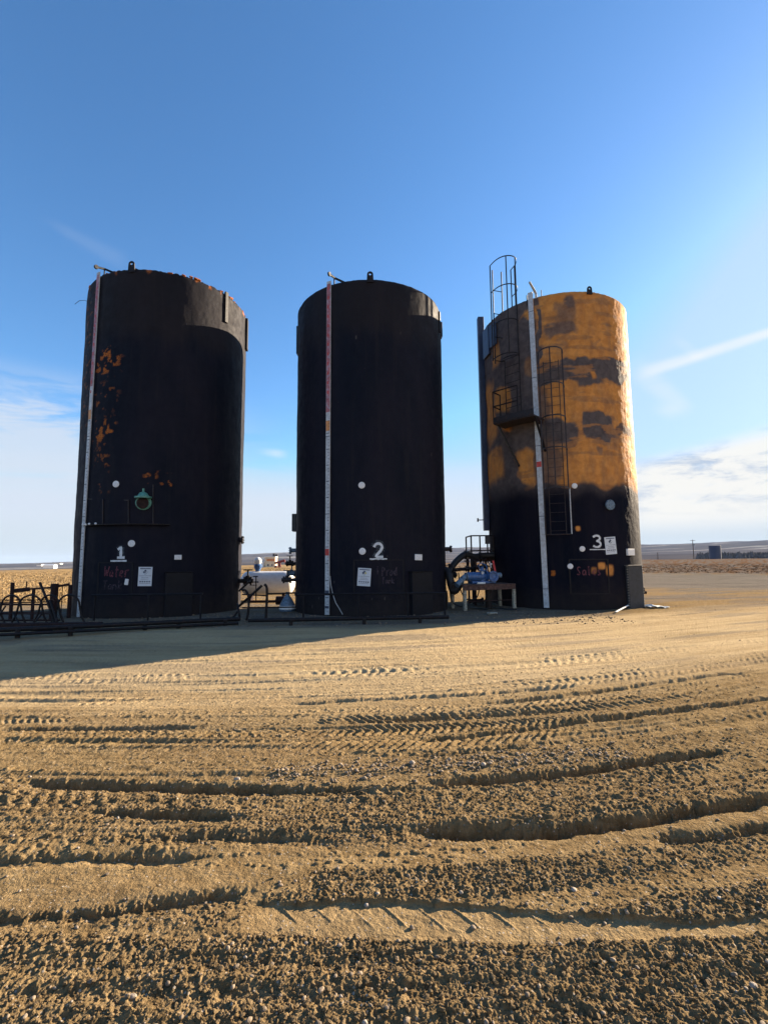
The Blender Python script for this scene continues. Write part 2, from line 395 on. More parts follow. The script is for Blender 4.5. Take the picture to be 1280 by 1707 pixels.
# ================================================================== GROUND
def ycurve(x):
    return np.where(x > 0, .05 * x + .046 * np.minimum(x, 5)**2 + .35 * np.maximum(x - 5, 0), -.03 * x + .004 * x * x * (x > -8)) + .05 * np.sin(x * .7)
def path(pts):
    xs, ys = zip(*pts); return lambda x: np.interp(x, xs, ys)
RUTS = [  # path, x range, drop, gentle near side width
    ([(-2.75, 3.76), (-2.2, 3.71), (-1.71, 3.65), (-1.12, 3.60), (-.3, 3.57), (.0, 3.58)], -2.72, -.1, .075, .30),
    ([(-.2, 3.58), (.6, 3.70), (1.0, 3.74), (1.53, 3.85), (2.0, 4.0), (2.5, 4.12), (3.2, 4.3)], .25, 2.9, .075, .28),
    ([(-1.9, 3.27), (-1.41, 3.27), (-.9, 3.21)], -1.95, -.85, .065, .22),
    ([(.05, 3.03), (.73, 3.05), (1.29, 3.10), (1.94, 3.27), (2.52, 3.4), (3.5, 3.7)], .1, 3.0, .085, .26),
    ([(1.3, 2.9), (1.78, 2.97), (2.27, 3.06), (3.0, 3.2)], 1.45, 3.0, .06, .2),
    ([(-2.2, 2.33), (-1.75, 2.36), (-1.37, 2.40), (-.99, 2.48), (-.5, 2.53)], -3, -.5, .038, .10),
    ([(-.8, 2.98), (-.3, 2.93), (.0, 2.93)], -1.5, -.2, .03, .16),
    ([(-3.8, 2.79), (-1.6, 2.80), (-.5, 2.84)], -3.8, -.9, .03, .16),
    ([(-.3, 4.28), (0, 4.34), (1.46, 4.75), (2.8, 5.2), (4.25, 5.6)], .2, 4.6, .045, .20),
    ([(-3.9, 4.88), (-3.3, 4.9), (-2.3, 4.9)], -3.9, -1.7, .045, .25),
    ([(-.4, 5.0), (.5, 5.1), (1.6, 5.25), (3.0, 5.6)], -.2, 2.0, .05, .3),
    ([(.8, 5.5), (2.2, 5.9), (4.6, 6.8)], 1.0, 5.0, .045, .3),
    ([(-1.0, 5.7), (1, 5.9), (3, 6.4)], -1.2, 2.4, .03, .3),
    ([(-.1, 4.0), (1.2, 4.35), (3.2, 4.9)], .1, 3.4, .02, .12),
]
def ground_h(x, y):
    r = np.hypot(x, y); v = y - ycurve(x)
    near = 1 - sstep(y, 6, 14); h = np.zeros_like(x)
    # gentle undulation
    h += .03 * fbm(x * .16, v * .35, 3, 3) * sstep(r, 2, 6) * (1 - sstep(r, 60, 140))
    h += .009 * fbm(x * .45, v * 2.6, 4, 8) * (1 - sstep(r, 30, 60))
    h += .008 * fbm(x * .8, v * 9, 3, 19) * (1 - sstep(r, 12, 20))
    wav = .035 * fbm(x * 1.3, y * 1.3, 2, 41)
    churn = np.zeros_like(x) + .30
    def band(y0, y1, a, e=.08, x0=-99, x1=99):
        yy = v + wav
        return a * sstep(yy, y0 - e, y0 + e) * (1 - sstep(yy, y1 - e, y1 + e)) * sstep(x, x0 - .15, x0 + .15) * (1 - sstep(x, x1 - .15, x1 + .15))
    churn += band(-3, 2.24, .65, .03) + band(2.9, 3.6, .48) + band(2.4, 2.66, .6, .04, -.4) + band(3.6, 4.0, .45, .08, .2) + band(2.3, 2.5, .3, .04, -9, -.2)
    churn += band(4.3, 5.3, .25, .2) + band(4.5, 7.0, .14, .2, 1.0)
    churn *= .55 + .85 * vn(x * 1.6, v * 4.5, 71)
    churn = np.clip(churn, 0, 1)
    h += .042 * np.clip(fbm(x * .22, v * 7.5, 4, 601) - .12, 0, 1) * sstep(y, 3.6, 4.6) * (1 - sstep(y, 11, 15)) + .032 * np.clip(fbm(x * .2, v * 15, 4, 602) - .12, 0, 1) * sstep(y, 2.6, 3.2) * (1 - sstep(y, 9, 13))
    h += (.0045 * fbm(x * 9, y * 13, 4, 401) + .003 * clods(x, y, .07, .25, 402) / .03) * sstep(y, 2.5, 3.5) * (1 - sstep(y, 10, 14))
    # flat tyre print in the foreground with lug marks
    ft, fb = path([(-.7, 2.44), (-.02, 2.44), (.43, 2.40), (.82, 2.35), (1.41, 2.30), (1.9, 2.36)]), path([(-.6, 2.26), (-.02, 2.21), (.63, 2.19), (1.4, 2.2), (1.9, 2.27)])
    yt, yb = ft(x), fb(x); ph = (x + (y - 2.3) * .9) / .155; saw = ph - np.floor(ph)
    yt2 = yt - .016 * (1 - saw) * (.4 + vn(x * 4, y * 0, 14)) + .012 * fbm(x * 9, y * 9, 2, 5)
    inp = sstep(y, yb - .012, yb + .012) * (1 - sstep(y, yt2 - .006, yt2 + .006)) * sstep(x, -.75, -.5) * (1 - sstep(x, 1.55, 1.75))
    lug = np.exp(-((saw - .5) / .05)**2) * sstep(y - yb, .05, .12) * .004 * (.2 + 1.3 * vn(x * 5, y * 5, 13)) + .0035 * fbm(x * 30, y * 30, 3, 77)
    # smooth band behind the left ridge
    sm = sstep(y, 2.5 + .14 * (x + .6), 2.56 + .14 * (x + .6)) * (1 - sstep(y, 2.72, 2.8)) * (1 - sstep(x, -.7, -.3))
    sm2 = sstep(v, 2.64, 2.72) * (1 - sstep(v, 2.84, 2.92))
    churn *= (1 - inp) * (1 - .85 * sm) * (1 - .7 * sm2)
    m = (y > .3) & (y < 9) & (np.abs(x) < 9)
    xm, ym = x[m], y[m]
    xw = xm + .01 * fbm(xm * 20, ym * 20, 2, 61); yw = ym + .01 * fbm(xm * 20, ym * 20, 2, 62)
    c = clods(xw, yw, .026, .35, 100) * .9 + clods(xw, yw, .012, .75, 200) * 1.0 + clods(xw, yw, .055, .10, 300) * .6
    c += .011 * fbm(xm * 16, ym * 22, 4, 21) + .010 * (1 - np.abs(fbm(xm * 38, ym * 38, 3, 23)) * 2.2) + .004 * fbm(xm * 70, ym * 70, 2, 22)
    hc = np.zeros_like(x); hc[m] = c
    h += hc * (.10 + .50 * churn) * (1 - .25 * sstep(y, 3.2, 6)) * (1 - .8 * inp) + churn * .004
    h += -inp * .012 + lug * inp
    # tread cleats along the mid-ground tracks
    for (a, b, y0, y1, lam, sl, amp) in ((-9, 1.8, 4.25, 5.1, .085, .8, .016), (-1, 5, 4.9, 5.4, .095, -.7, .016), (-9, 9, 5.8, 6.3, .12, .7, .016), (-9, 9, 3.28, 3.5, .12, .6, .014), (.5, 9, 4.05, 4.3, .12, -.6, .014), (-9, 9, 7.0, 7.5, .15, .5, .013)):
        bm_ = sstep(v, y0 - .04, y0 + .04) * (1 - sstep(v, y1 - .04, y1 + .04)) * sstep(x, a - .3, a + .3) * (1 - sstep(x, b - .3, b + .3))
        q = x / lam + np.abs(v - (y0 + y1) / 2) / lam * sl + .5 * fbm(x * 2, y * 2, 2, 91)
        lane = np.sin((v - y0) / (y1 - y0) * math.pi * 5) > -.3
        h += bm_ * amp * .8 * (np.clip(np.sin(q * 2 * math.pi) * 1.6, -1, 1)) * lane * np.clip(.05 + 1.1 * fbm(x * .9, y * 2.2, 3, 12) + .75 * vn(x * 5, y * 5, 16), 0, 1.1)
    cl = sstep(fbm(x * .5, v * 6.5, 4, 701), .16, .34) * sstep(y, 2.5, 2.8) * (1 - sstep(y, 5.0, 6.5)) * (1 - inp)
    hx = np.zeros_like(x); hx[m] = clods(xw, yw, .045, .6, 720)
    h += hx * cl * .55
    # ruts: a crisp far wall, a gentle near side
    for pts, x0, x1, d, wd in RUTS:
        f = path(pts); s_ = y - f(x) + .034 * fbm(x * 6, y * 3, 4, int(abs(x0) * 91)) 
        e = sstep(x, x0 - .05, x0 + .35) * (1 - sstep(x, x1 - .35, x1 + .05)) * (.45 + .55 * vn(x * 2.3, x * 0 + x0, 31) + .55 * (vn(x * 9, y * 4, 32) - .3))
        prof = np.where(s_ > 0, -np.exp(-s_ / .018) * 1.0 + .22 * np.exp(-((s_ - .05) / .05)**2), -np.clip(1 + s_ / wd, 0, 1)**1.3)
        s_ = s_ + .014 * fbm(x * 34, y * 34, 3, 78) + .01 * fbm(x * 90, y * 90, 2, 79); prof = np.where(s_ > 0, -np.exp(-s_ / .016) + .10 * np.exp(-((s_ - .05) / .05)**2), -(1 - sstep(-s_, .02, .05 + .32 * wd)) - .10 * np.clip(1 + s_ / (wd * 1.6), 0, 1))
        h += 1.0 * d * e * prof
    h += .006 * np.sin(v * 2 * math.pi / .15 + 5.0 * fbm(x * .5, y * .5, 2, 301)) * (1 - sstep(y, 2.1, 2.3)) * (.3 + vn(x * 1.2, v * 5, 302))
    h -= .15 * sstep(-x, -1.5, 6.0) * sstep(y, 4.5, 7) * (1 - sstep(y, 9.5, 12.5))  # dip added to bring the tanks' shadow edge forward on the left
    # soil heaped ragged edge along far-mid streaks
    h += .03 * np.clip(fbm(x * .5, v * 5.0, 4, 201) - .18, 0, 1) * (1 - sstep(y, 9, 16)) * sstep(y, 3.2, 4.2)
    # coarse gravel and clumps around the tanks
    g = sstep(y, 11, 12.5) * (1 - sstep(r, 40, 55))
    h += g * .03 * np.clip(fbm(x * 1.6, y * 1.6, 4, 15), 0, 1)
    h -= .01 * sstep(r, 10, 12)
    # far terrain: slight berm on the right, field edge then a valley
    az_ = np.degrees(np.arctan2(x, y))
    rt = sstep(az_, 8, 30)
    h += rt * (.9 * sstep(r, 70, 260) + .12 * sstep(r, 62, 68) - .2 * sstep(r, 30, 36))
    h += .25 * fbm(x * .02, y * .02, 3, 44) * sstep(r, 60, 200)
    edge = np.interp(az_, [-60, -38, -15, 0, 15, 30, 60], [175, 165, 260, 320, 320, 420, 420])
    h -= 16 * sstep(r, edge, edge * 4) + 14 * sstep(r, 1200, 2500)
    return h, churn, inp, v
def build_ground():
    # rings spaced by what they span from the ground up; nearly flat cells far away
    px = np.concatenate([np.linspace(1500, 800, 60, endpoint=False), np.linspace(800, 2.0, 1120)])
    rr = CZ * 800 / px
    rr = np.concatenate([rr, np.geomspace(rr[-1] * 1.02, 12000, 50)])
    dense = np.linspace(-47, 47, 1060); coarse = np.linspace(47, 313, 90)[1:-1]
    an = np.radians(np.concatenate([dense, coarse]))
    RR, AA = np.meshgrid(rr, an, indexing='ij'); x = RR * np.sin(AA); y = RR * np.cos(AA)
    x = x.ravel(); y = y.ravel()
    h, churn, inp, v = ground_h(x, y); r = np.hypot(x, y); az_ = np.degrees(np.arctan2(x, y))
    # what the soil is: R = pale dust, G = dry grass, B = grey gravel
    pale = .85 * sstep(v, 5.0, 7.6) * (1 - sstep(v, 11.5, 13.5)) + .3 * sstep(v, 4, 6) * (1 - sstep(v, 6, 8))
    pale = pale + 1.0 * np.exp(-(((x - 4.6) / .55)**2 + ((y - 9.95) / .16)**2)) + .7 * np.exp(-(((x - 8.2) / 1.2)**2 + ((y - 10.9) / .22)**2)) + .8 * np.exp(-(((x + 4.4) / .5)**2 + ((y - 7.35) / .12)**2))
    pale = np.clip(pale + .25 * fbm(x * .3, v * 1.8, 4, 88) * sstep(r, 3, 5), 0, 1.2) + .15 * inp
    pale -= .45 * churn * (y < 4.2)
    pale += (.30 * fbm(x * .45, v * 7, 4, 188) + .18 * fbm(x * 2.5, v * 16, 3, 189)) * sstep(y, 2.6, 5)
    pale -= .35 * sstep(y, 12, 16)
    wv = 4 * fbm(x * .06, y * .06, 3, 9)
    grass = sstep(y + wv * .4 - 4.5 * sstep(x, -8.6, -7.6), 19.5, 21.5) * (1 - sstep(az_, -2, 3)) + sstep(r + wv, 62, 67) * sstep(az_, -2, 3)
    gravel = sstep(y + wv * .3, 25, 29) * sstep(az_, 8, 14) * (1 - sstep(r, 60, 66)) + .7 * sstep(v, 11.6, 13.0) * (1 - sstep(y, 17.5, 20)) * (1 - sstep(x, 6, 8)) + .5 * sstep(fbm(x * .3, v * 2.2, 4, 190), .12, .4) * sstep(y, 6, 9) + .8 * sstep(y, 13.5, 18) * sstep(x, 7, 10) * sstep(fbm(x * .25, v * 1.6, 4, 191), -.35, .3)
    dark_soil = np.clip(.35 + .75 * churn + .5 * fbm(x * .7, v * 3.0, 4, 501), 0, 1) * (1 - sstep(y, 3.4, 7.5)) + .26 * sstep(fbm(x * .35, v * 4.5, 5, 502), .0, .35) * sstep(y, 2.6, 6) * (1 - sstep(y, 14, 20))  # darker churned soil in the foreground, darker streaks beyond
    for (tx, ty, tr, _) in TK:
        dark_soil = np.maximum(dark_soil, .9 * (1 - sstep(np.hypot(x - tx, y - ty) + .5 * fbm(x * .8, y * .8, 4, 511), tr + .2, tr + 1.3)))  # soil darkens in a ragged ring around each tank foot
    dark_soil = np.maximum(dark_soil, .8 * (1 - sstep(np.hypot((x - 3.2) / 1.6, y - 16) + .4 * fbm(x, y, 3, 512), .5, 1.3)))  # darker patch of soil under and around the steel stand
    dark_soil = np.clip(dark_soil * (1 - .8 * inp), 0, 1)
    V = np.stack([x, y, h], 1)
    Fq = grid_faces(len(rr), len(an), True)
    C3 = np.clip(np.stack([np.clip(pale, 0, 1), np.clip(grass, 0, 1), np.clip(gravel, 0, 1)], 1), 0, 1)
    # close the middle
    V = np.vstack([V, [[0, 0, 0]]]); C3 = np.vstack([C3, [[0, 0, 0]]])
    o = np_mesh('ground', V, Fq, 'soil', col=C3)
    ca = o.data.color_attributes.new('dark_soil', 'FLOAT_COLOR', 'POINT'); dd = np.append(dark_soil, 0); ca.data.foreach_set('color', np.stack([dd, dd, dd, dd * 0 + 1], 1).astype(np.float32).ravel())
    return tag(o, kind='structure')
def soil_mat():
    m = bpy.data.materials.new('soil'); m.use_nodes = True; t = NT(m.node_tree); t.n.clear()
    out = t.new('ShaderNodeOutputMaterial'); bs = t.new('ShaderNodeBsdfPrincipled')
    tc = t.new('ShaderNodeTexCoord').outputs['Object']
    at_ = t.new('ShaderNodeAttribute', attribute_name='paint'); sp = t.new('ShaderNodeSeparateColor', inp={0: at_.outputs['Color']})
    big = t.noise(t.vmul(tc, (.5, 1.6, 1)), 1.0, 6, .6); mid = t.noise(tc, 9, 6, .7); fine = t.noise(tc, 90, 4, .7)
    c = t.mix(t.mapr(mid, .3, .72), (.180, .122, .058), (.325, .232, .118))
    c = t.mix(t.math('MULTIPLY', t.mapr(big, .35, .7), .45), c, (.235, .155, .076))
    c = t.mix(t.math('MULTIPLY', sp.outputs[0], .75), c, t.mix(fine, (.47, .355, .205), (.62, .485, .295)))
    c = t.mix(t.math('MULTIPLY', t.mapr(fine, .30, .52, 1, 0), .35), c, (.12, .085, .05))
    dark_amt = t.new('ShaderNodeSeparateColor', inp={0: t.new('ShaderNodeAttribute', attribute_name='dark_soil').outputs['Color']}).outputs[0]
    c = t.mix(t.math('MULTIPLY', dark_amt, .60), c, t.mix(t.mapr(mid, .3, .7), (.085, .058, .030), (.205, .145, .078)))
    # small stones in the matrix
    vo = t.new('ShaderNodeTexVoronoi', inp={'Vector': tc, 'Scale': 62.0, 'Randomness': 1.0})
    sc = t.new('ShaderNodeSeparateColor', inp={0: vo.outputs['Color']})
    sel = t.math('MULTIPLY', t.math('GREATER_THAN', sc.outputs[0], .88), t.math('LESS_THAN', vo.outputs['Distance'], .30))
    c = t.mix(t.math('MULTIPLY', sel, .7), c, t.mix(sc.outputs[1], (.30, .25, .19), (.46, .42, .37)))
    grn = t.noise(t.vmul(tc, (.10, .45, 1)), 1.0, 7, .7); gf = t.noise(t.vmul(tc, (1.2, 2.5, 1)), 1.0, 6, .7)
    gr = t.mix(t.mapr(gf, .3, .7), (.20, .13, .065), (.38, .27, .14))
    gr = t.mix(t.mapr(grn, .35, .68), gr, (.34, .225, .105))
    sx = t.new('ShaderNodeSeparateXYZ', inp={0: tc}).outputs[0]
    gr = t.mix(t.math('MULTIPLY', t.mapr(sx, 5, 45), .95), gr, t.mix(t.mapr(gf, .35, .65), (.070, .038, .022), (.18, .10, .055)))
    c = t.mix(sp.outputs[1], c, gr)
    gv = t.mix(t.mapr(t.noise(t.vmul(tc, (.25, 1.1, 1)), 1.0, 6, .7), .3, .7), (.06, .053, .045), (.15, .13, .11))
    c = t.mix(t.math('MULTIPLY', sp.outputs[2], .9), c, t.mix(t.mapr(fine, .45, .7), gv, (.30, .28, .25)))
    t.l.new(c, bs.inputs['Base Color']); bs.inputs['Specular IOR Level'].default_value = .0
    bs.inputs['Roughness'].default_value = .95
    hh = t.math('ADD', t.math('MULTIPLY', fine, .5), t.math('ADD', t.math('MULTIPLY', t.noise(tc, 34, 4, .65), 1.0), t.math('MULTIPLY', mid, .8)))
    t.l.new(t.new('ShaderNodeBump', inp={'Strength': .9, 'Distance': .022, 'Height': hh}).outputs[0], bs.inputs['Normal'])
    t.l.new(bs.outputs[0], out.inputs[0]); MATS['soil'] = m
soil_mat()
build_ground()

# ------------------------------------------------------------------ hills across the valley
def hills():
    m = bpy.data.materials.new('hill_land'); m.use_nodes = True; t = NT(m.node_tree); t.n.clear()
    out = t.new('ShaderNodeOutputMaterial'); bs = t.new('ShaderNodeBsdfPrincipled')
    tc = t.new('ShaderNodeTexCoord').outputs['Object']
    n = t.noise(t.vmul(tc, (.0012, .0022, .01)), 1.0, 6, .6, .5); f = t.noise(t.vmul(tc, (.0006, .005, .02)), 1.0, 3, .5); g = t.noise(t.vmul(tc, (.01, .01, .05)), 1.0, 5, .7)
    c = t.mix(t.mapr(n, .35, .65), (.040, .036, .040), (.085, .070, .062))
    c = t.mix(t.mapr(f, .57, .62), c, (.24, .225, .20))
    c = t.mix(t.math('MULTIPLY', t.mapr(g, .52, .62), .8), c, (.055, .05, .05))
    t.l.new(c, bs.inputs['Base Color']); bs.inputs['Roughness'].default_value = 1
    t.l.new(bs.outputs[0], out.inputs[0]); MATS['hill_land'] = m; bs.inputs['Specular IOR Level'].default_value = 0
    rr = np.geomspace(1100, 9500, 170); an = np.radians(np.linspace(-62, 62, 420))
    RR, AA = np.meshgrid(rr, an, indexing='ij'); x = RR * np.sin(AA); y = RR * np.cos(AA); ad = np.degrees(AA)
    amp = np.interp(ad, [-62, -38, -30, -16, 0, 12, 40, 62], [48, 45, 66, 120, 150, 165, 185, 160])
    h = -34 + amp * (.30 * sstep(RR, 1500, 2600) + .75 * sstep(RR, 3000, 5600)) * (1 + .16 * fbm(x * .0007, y * .0007, 5, 4) + .05 * fbm(x * .003, y * .003, 3, 14))
    h += 7 * fbm(x * .002, y * .002, 4, 24) * sstep(RR, 1200, 2000) + 26 * sstep(RR, 5600, 9500) * 0
    o = np_mesh('hills', np.stack([x.ravel(), y.ravel(), h.ravel()], 1), grid_faces(len(rr), len(an)), 'hill_land'); tag(o, kind='structure')
hills()

# ================================================================== TANKS
def poly_mask(a, z, patches, seed, warp=(6, .35)):
    """patches: (angle, z, half angle, half height, value) painted in turn with a ragged outline"""
    aw = a + warp[0] * fbm(a * .09, z * 1.1, 5, seed); zw = z + warp[1] * fbm(a * .09, z * 1.1, 5, seed + 9)
    m = np.zeros_like(a)
    for (ca, cz, ha, hz, val, soft) in patches:
        d = np.maximum(np.abs((aw - ca) / ha), np.abs((zw - cz) / hz))**1.0
        d2 = np.sqrt(((aw - ca) / ha)**2 + ((zw - cz) / hz)**2); d = .5 * d + .5 * d2 / 1.15
        k = 1 - sstep(d, 1 - soft, 1 + soft); m = m * (1 - k) + val * k
    return m
def pxpatch(i, u0, v0, u1, v1, val, soft=.08):
    a0, z0 = sur(i, u0, (v0 + v1) / 2); a1, z1 = sur(i, u1, (v0 + v1) / 2)
    zt = sur(i, (u0 + u1) / 2, v0)[1]; zb = sur(i, (u0 + u1) / 2, v1)[1]
    return ((a0 + a1) / 2, (zt + zb) / 2, max(abs(a1 - a0) / 2, 1), abs(zt - zb) / 2, val, soft)
def make_tank(i, label, foam):
    x, y, r, h = TK[i]
    root = thing('storage_tank', label, 'storage tank', (x, y, 0), 'storage tanks in a row')
    na, nz = 560, 430
    a = np.linspace(-180, 180, na, endpoint=False); z = np.concatenate([np.linspace(-.15, h - .12, nz - 8), h - .12 + .12 * np.sin(np.linspace(0, 90, 9)[1:] / deg)])
    ZZ, AA = np.meshgrid(z, a, indexing='ij'); A = AA.ravel(); Zz = ZZ.ravel()
    d = disp(i, A, Zz)
    wl = 1 - sstep(np.abs(A), 165, 180); d *= wl
    top = np.clip((Zz - (h - .12)) / .12, 0, 1); rr = r + d - .10 * (1 - np.sqrt(np.clip(1 - top**2, 0, 1)))
    zz = Zz + (top > .0) * (.02 if i != 0 else .07) * np.abs(fbm(A * .3, A * 0, 3, 9 + i)) * wl
    if i == 0:
        mm = poly_mask(A, Zz, [pxpatch(0, 160, 585, 200, 620, .9, .5), pxpatch(0, 160, 640, 196, 685, .55, .5), pxpatch(0, 160, 700, 190, 735, .85, .5), pxpatch(0, 160, 745, 184, 815, .5, .5),
              pxpatch(0, 232, 782, 262, 803, .6, .5), pxpatch(0, 268, 792, 290, 812, .7, .5), pxpatch(0, 138, 490, 152, 700, .35, .6)], 3, (4, .2))
        mm = np.clip(mm, 0, 1) * sstep(fbm(A * .36, Zz * 8, 4, 66) * 1.3 + .36 * mm, .50, .60)
        mm = np.maximum(mm, sstep(fbm(A * .22, Zz * 2.5, 4, 67), .22, .4) * sstep(Zz, h - .22, h - .05) * .8)
        chip = np.zeros_like(mm)
        grey = np.zeros_like(mm)
    elif i == 1:
        mm = np.zeros_like(A); grey = mm; chip = sstep(fbm(A * .5, Zz * 2, 3, 101), .78, .85) * .3
    else:
        pt = [(0, 7.9, 200, 3.8, 1.0, .05)]
        q = lambda *k: pxpatch(2, *k)
        pt += [q(800, 480, 893, 830, 0, .05), q(893, 490, 902, 640, 0, .1), q(905, 535, 960, 562, .15, .25), q(925, 500, 965, 535, .35, .3), q(945, 490, 962, 512, .1, .3),
               q(893, 594, 1050, 630, 0, .10), q(893, 610, 938, 640, 0, .12), q(960, 612, 1000, 640, .0, .2), q(893, 650, 918, 830, .25, .2), q(893, 702, 962, 744, 0, .12), q(980, 692, 1024, 734, .0, .12), q(1015, 712, 1056, 728, .1, .2), q(893, 735, 935, 800, .2, .25),
               q(893, 806, 935, 835, 0, .1), q(996, 742, 1004, 752, .3, .4), q(980, 614, 992, 630, 1, .4),
               q(872, 518, 882, 532, 1, .3), q(820, 575, 832, 612, .8, .3), q(826, 652, 846, 690, 1, .2), q(812, 640, 824, 735, .9, .3), q(812, 752, 840, 806, .9, .25), q(866, 748, 893, 806, 1, .2), q(830, 705, 848, 720, .9, .3), q(872, 596, 890, 625, .35, .3)]
        mm = poly_mask(A, Zz, pt, 5, (7, .28))
        mm *= 1 - sstep(-Zz + .25 * fbm(A * .08, Zz, 3, 7), -4.12, -3.9) 
        mm *= .92 + .4 * fbm(A * .25, Zz * 2.2, 4, 23); bs_ = sstep(fbm(A * .045, Zz * 5.5, 5, 24), .16, .34); mm = np.where(mm > .5, mm * (1 - .35 * bs_), np.maximum(mm, .45 * sstep(fbm(A * .05, Zz * 5, 5, 26), .24, .4) * (Zz > 4.6) * (A > -33))); mm = np.clip(mm, 0, 1)
        st = sstep(fbm(A * .10, Zz * 2.6, 5, 29), .28, .5) * .35; mm *= 1 - st * (Zz > 8.6)
        mm = np.maximum(mm, poly_mask(A, Zz, [q(961, 876, 967, 884, 1, .3), q(996, 937, 1008, 948, 1, .3), q(1011, 942, 1022, 958, .9, .35), q(985, 945, 993, 955, .5, .4), q(918, 952, 924, 960, .9, .3)], 6, (1.2, .06)))
        grey = sstep(Zz + .2 * fbm(A * .09, Zz * .8, 3, 31), 3.5, 4.4)
        grey = np.maximum(grey, .16 * sstep(A, 52, 66))  # right flank painted greyer to imitate its sunlit look
        chip = poly_mask(A, Zz, [q(1060, 940, 1078, 1018, .30, .3)], 8, (5, .3)) * sstep(fbm(A * .8, Zz * 6, 3, 40), -.1, .3)
    V = np.stack([rr * np.sin(A / deg), -rr * np.cos(A / deg), zz], 1)
    C3 = np.stack([mm, grey, chip], 1)
    np_mesh('shell', V, grid_faces(len(z), na, True), foam, root, col=C3)
    # roof: shallow cone
    rf = MB(); rf.lathe((x, y, h), (0, 0, 1), [(-.05, r - .13), (.012, r - .1), (.02, r - .16), (.22, r * .5), (.42, .25), (.45, 0.02)], 96)
    rf.build('roof', 'dark_steel', root, smooth=True)
    return root
T1 = make_tank(0, 'black storage tank with rust spots, green hatch and red Water Tank lettering', 'tank_black')
T2 = make_tank(1, 'clean black storage tank with white painted 2 between the other two', 'tank_black')
T3 = make_tank(2, 'storage tank with ladders and flaking orange foam over a black foot', 'tank_yellow')
TANKS = [T1, T2, T3]

def frame(i, ang):
    a = math.radians(ang); er = Vector((math.sin(a), -math.cos(a), 0)); et = Vector((math.cos(a), math.sin(a), 0))
    return er, et, Matrix((et, -er, Vector((0, 0, 1)))).transposed()   # local x = along the wall, y = inward, z up
def lug(i, u, v0, hgt=.30, wd=.20):
    ang, _ = sur(i, u, 470); er, et, M = frame(i, ang); h = TK[i][3]
    c = P(i, ang, h - .15, .03); mb = MB(); t = .035
    # plate with an eye: outline around a hole
    outer = []; inner = []; n = 20; hz = h + hgt - wd / 2
    for k in range(n):
        a = 2 * math.pi * k / n; ca, sa = math.cos(a), math.sin(a)
        ox, oz = ca * wd / 2, sa * wd / 2
        if sa < -.3: ox = math.copysign(wd / 2 * 1.15, ca) if abs(ca) > .2 else ca * wd; oz = -(hz - h + .14)
        outer.append((ox, oz)); inner.append((ca * wd * .20, sa * wd * .20))
    vs = []
    for sgn in (-1, 1):
        for (ox, oz) in outer: q = c + et * ox + er * (sgn * t / 2); vs.append((q.x, q.y, hz + oz))
        for (ox, oz) in inner: q = c + et * ox + er * (sgn * t / 2); vs.append((q.x, q.y, hz + oz))
    fs = []
    for k in range(n):
        k2 = (k + 1) % n
        fs += [(k, k2, n + k2, n + k), (2 * n + k, 3 * n + k, 3 * n + k2, 2 * n + k2), (k, 2 * n + k, 2 * n + k2, k2), (n + k, n + k2, 3 * n + k2, 3 * n + k)]
    mb.add(vs, fs); mb.build('lifting_lug', 'black_metal', TANKS[i])
lug(0, 220, 447, .22, .19); lug(1, 617, 463, .21, .19); lug(2, 980, 483, .14, .17)
for i, ang in ((0, 96), (1, 88), (2, 82)): 
    er, et, M = frame(i, ang)
def gauge(i, top, bot, secs, wd=.15, lean=0.0):
    """gauge board from (u,v) top to (u,v) bottom; secs: (v0, v1, material index)"""
    at_, zt = sur(i, *top); ab, zb = sur(i, *bot); zb = max(zb, .03)
    zs0 = np.linspace(zb, zt, 60); mb = MB()
    vy = lambda v: sur(i, top[0] + (bot[0] - top[0]) * (v - top[1]) / (bot[1] - top[1]), v)[1]
    def ctr(z): return at_ + (ab - at_) * (zt - z) / (zt - zb)
    def slab(z0, z1, w_, d0, d1, mi, off=0):
        mb.mi = mi; n = max(1, int((z1 - z0) / .4)); vs = []
        for k in range(n + 1):
            z = z0 + (z1 - z0) * k / n; er, et, M = frame(i, ctr(z)); base = Vector((TK[i][0], TK[i][1], z)) + er * (TK[i][2] + .035)
            for (sx, dd) in ((-1, d0), (1, d0), (1, d1), (-1, d1)): vs.append(base + et * (sx * w_ / 2 + off) + er * dd)
        fs = [(4 * k + j, 4 * k + (j + 1) % 4, 4 * k + 4 + (j + 1) % 4, 4 * k + 4 + j) for k in range(n) for j in range(4)] + [(0, 1, 2, 3), (4 * n + 3, 4 * n + 2, 4 * n + 1, 4 * n)]
        mb.add(vs, fs)
    slab(zb, zt + .05, wd, 0, .03, 0)
    for (v0, v1, mi) in secs: slab(vy(v1), vy(v0), wd - .012, .03, .033, mi)
    if i != 2:
        for z in np.arange(zb + .1, vy(700 if i else 700), .10):
            L = .05 if int(round(z * 10)) % 5 else .11
            slab(z, z + (.012 if L < .1 else .022), L, .034, .036, 4, off=.03 if L < .1 else 0)
        for z in np.arange(vy(470) - .3, vy(670), -.31): slab(z, z + .10, .05, .0345, .0365, 3, off=-.01)
    for z in np.arange(zb + .6, zt, 2.4): slab(z, z + .02, wd + .002, .030, .0325, 4)
    mb.build('gauge_board', ['board_white', 'board_pink', 'board_orange', 'board_red', 'board_tick'], TANKS[i])
gauge(0, (167.5, 458), (134, 1029), [(460, 645, 1), (684, 700, 2)])
gauge(1, (550, 473), (547, 1027), [(475, 688, 1), (702, 719, 2), (915, 926, 3), (984, 992, 4), (1010, 1014, 4)])
gauge(2, (884, 491), (911.5, 1016), [(770, 779, 3)], .17)
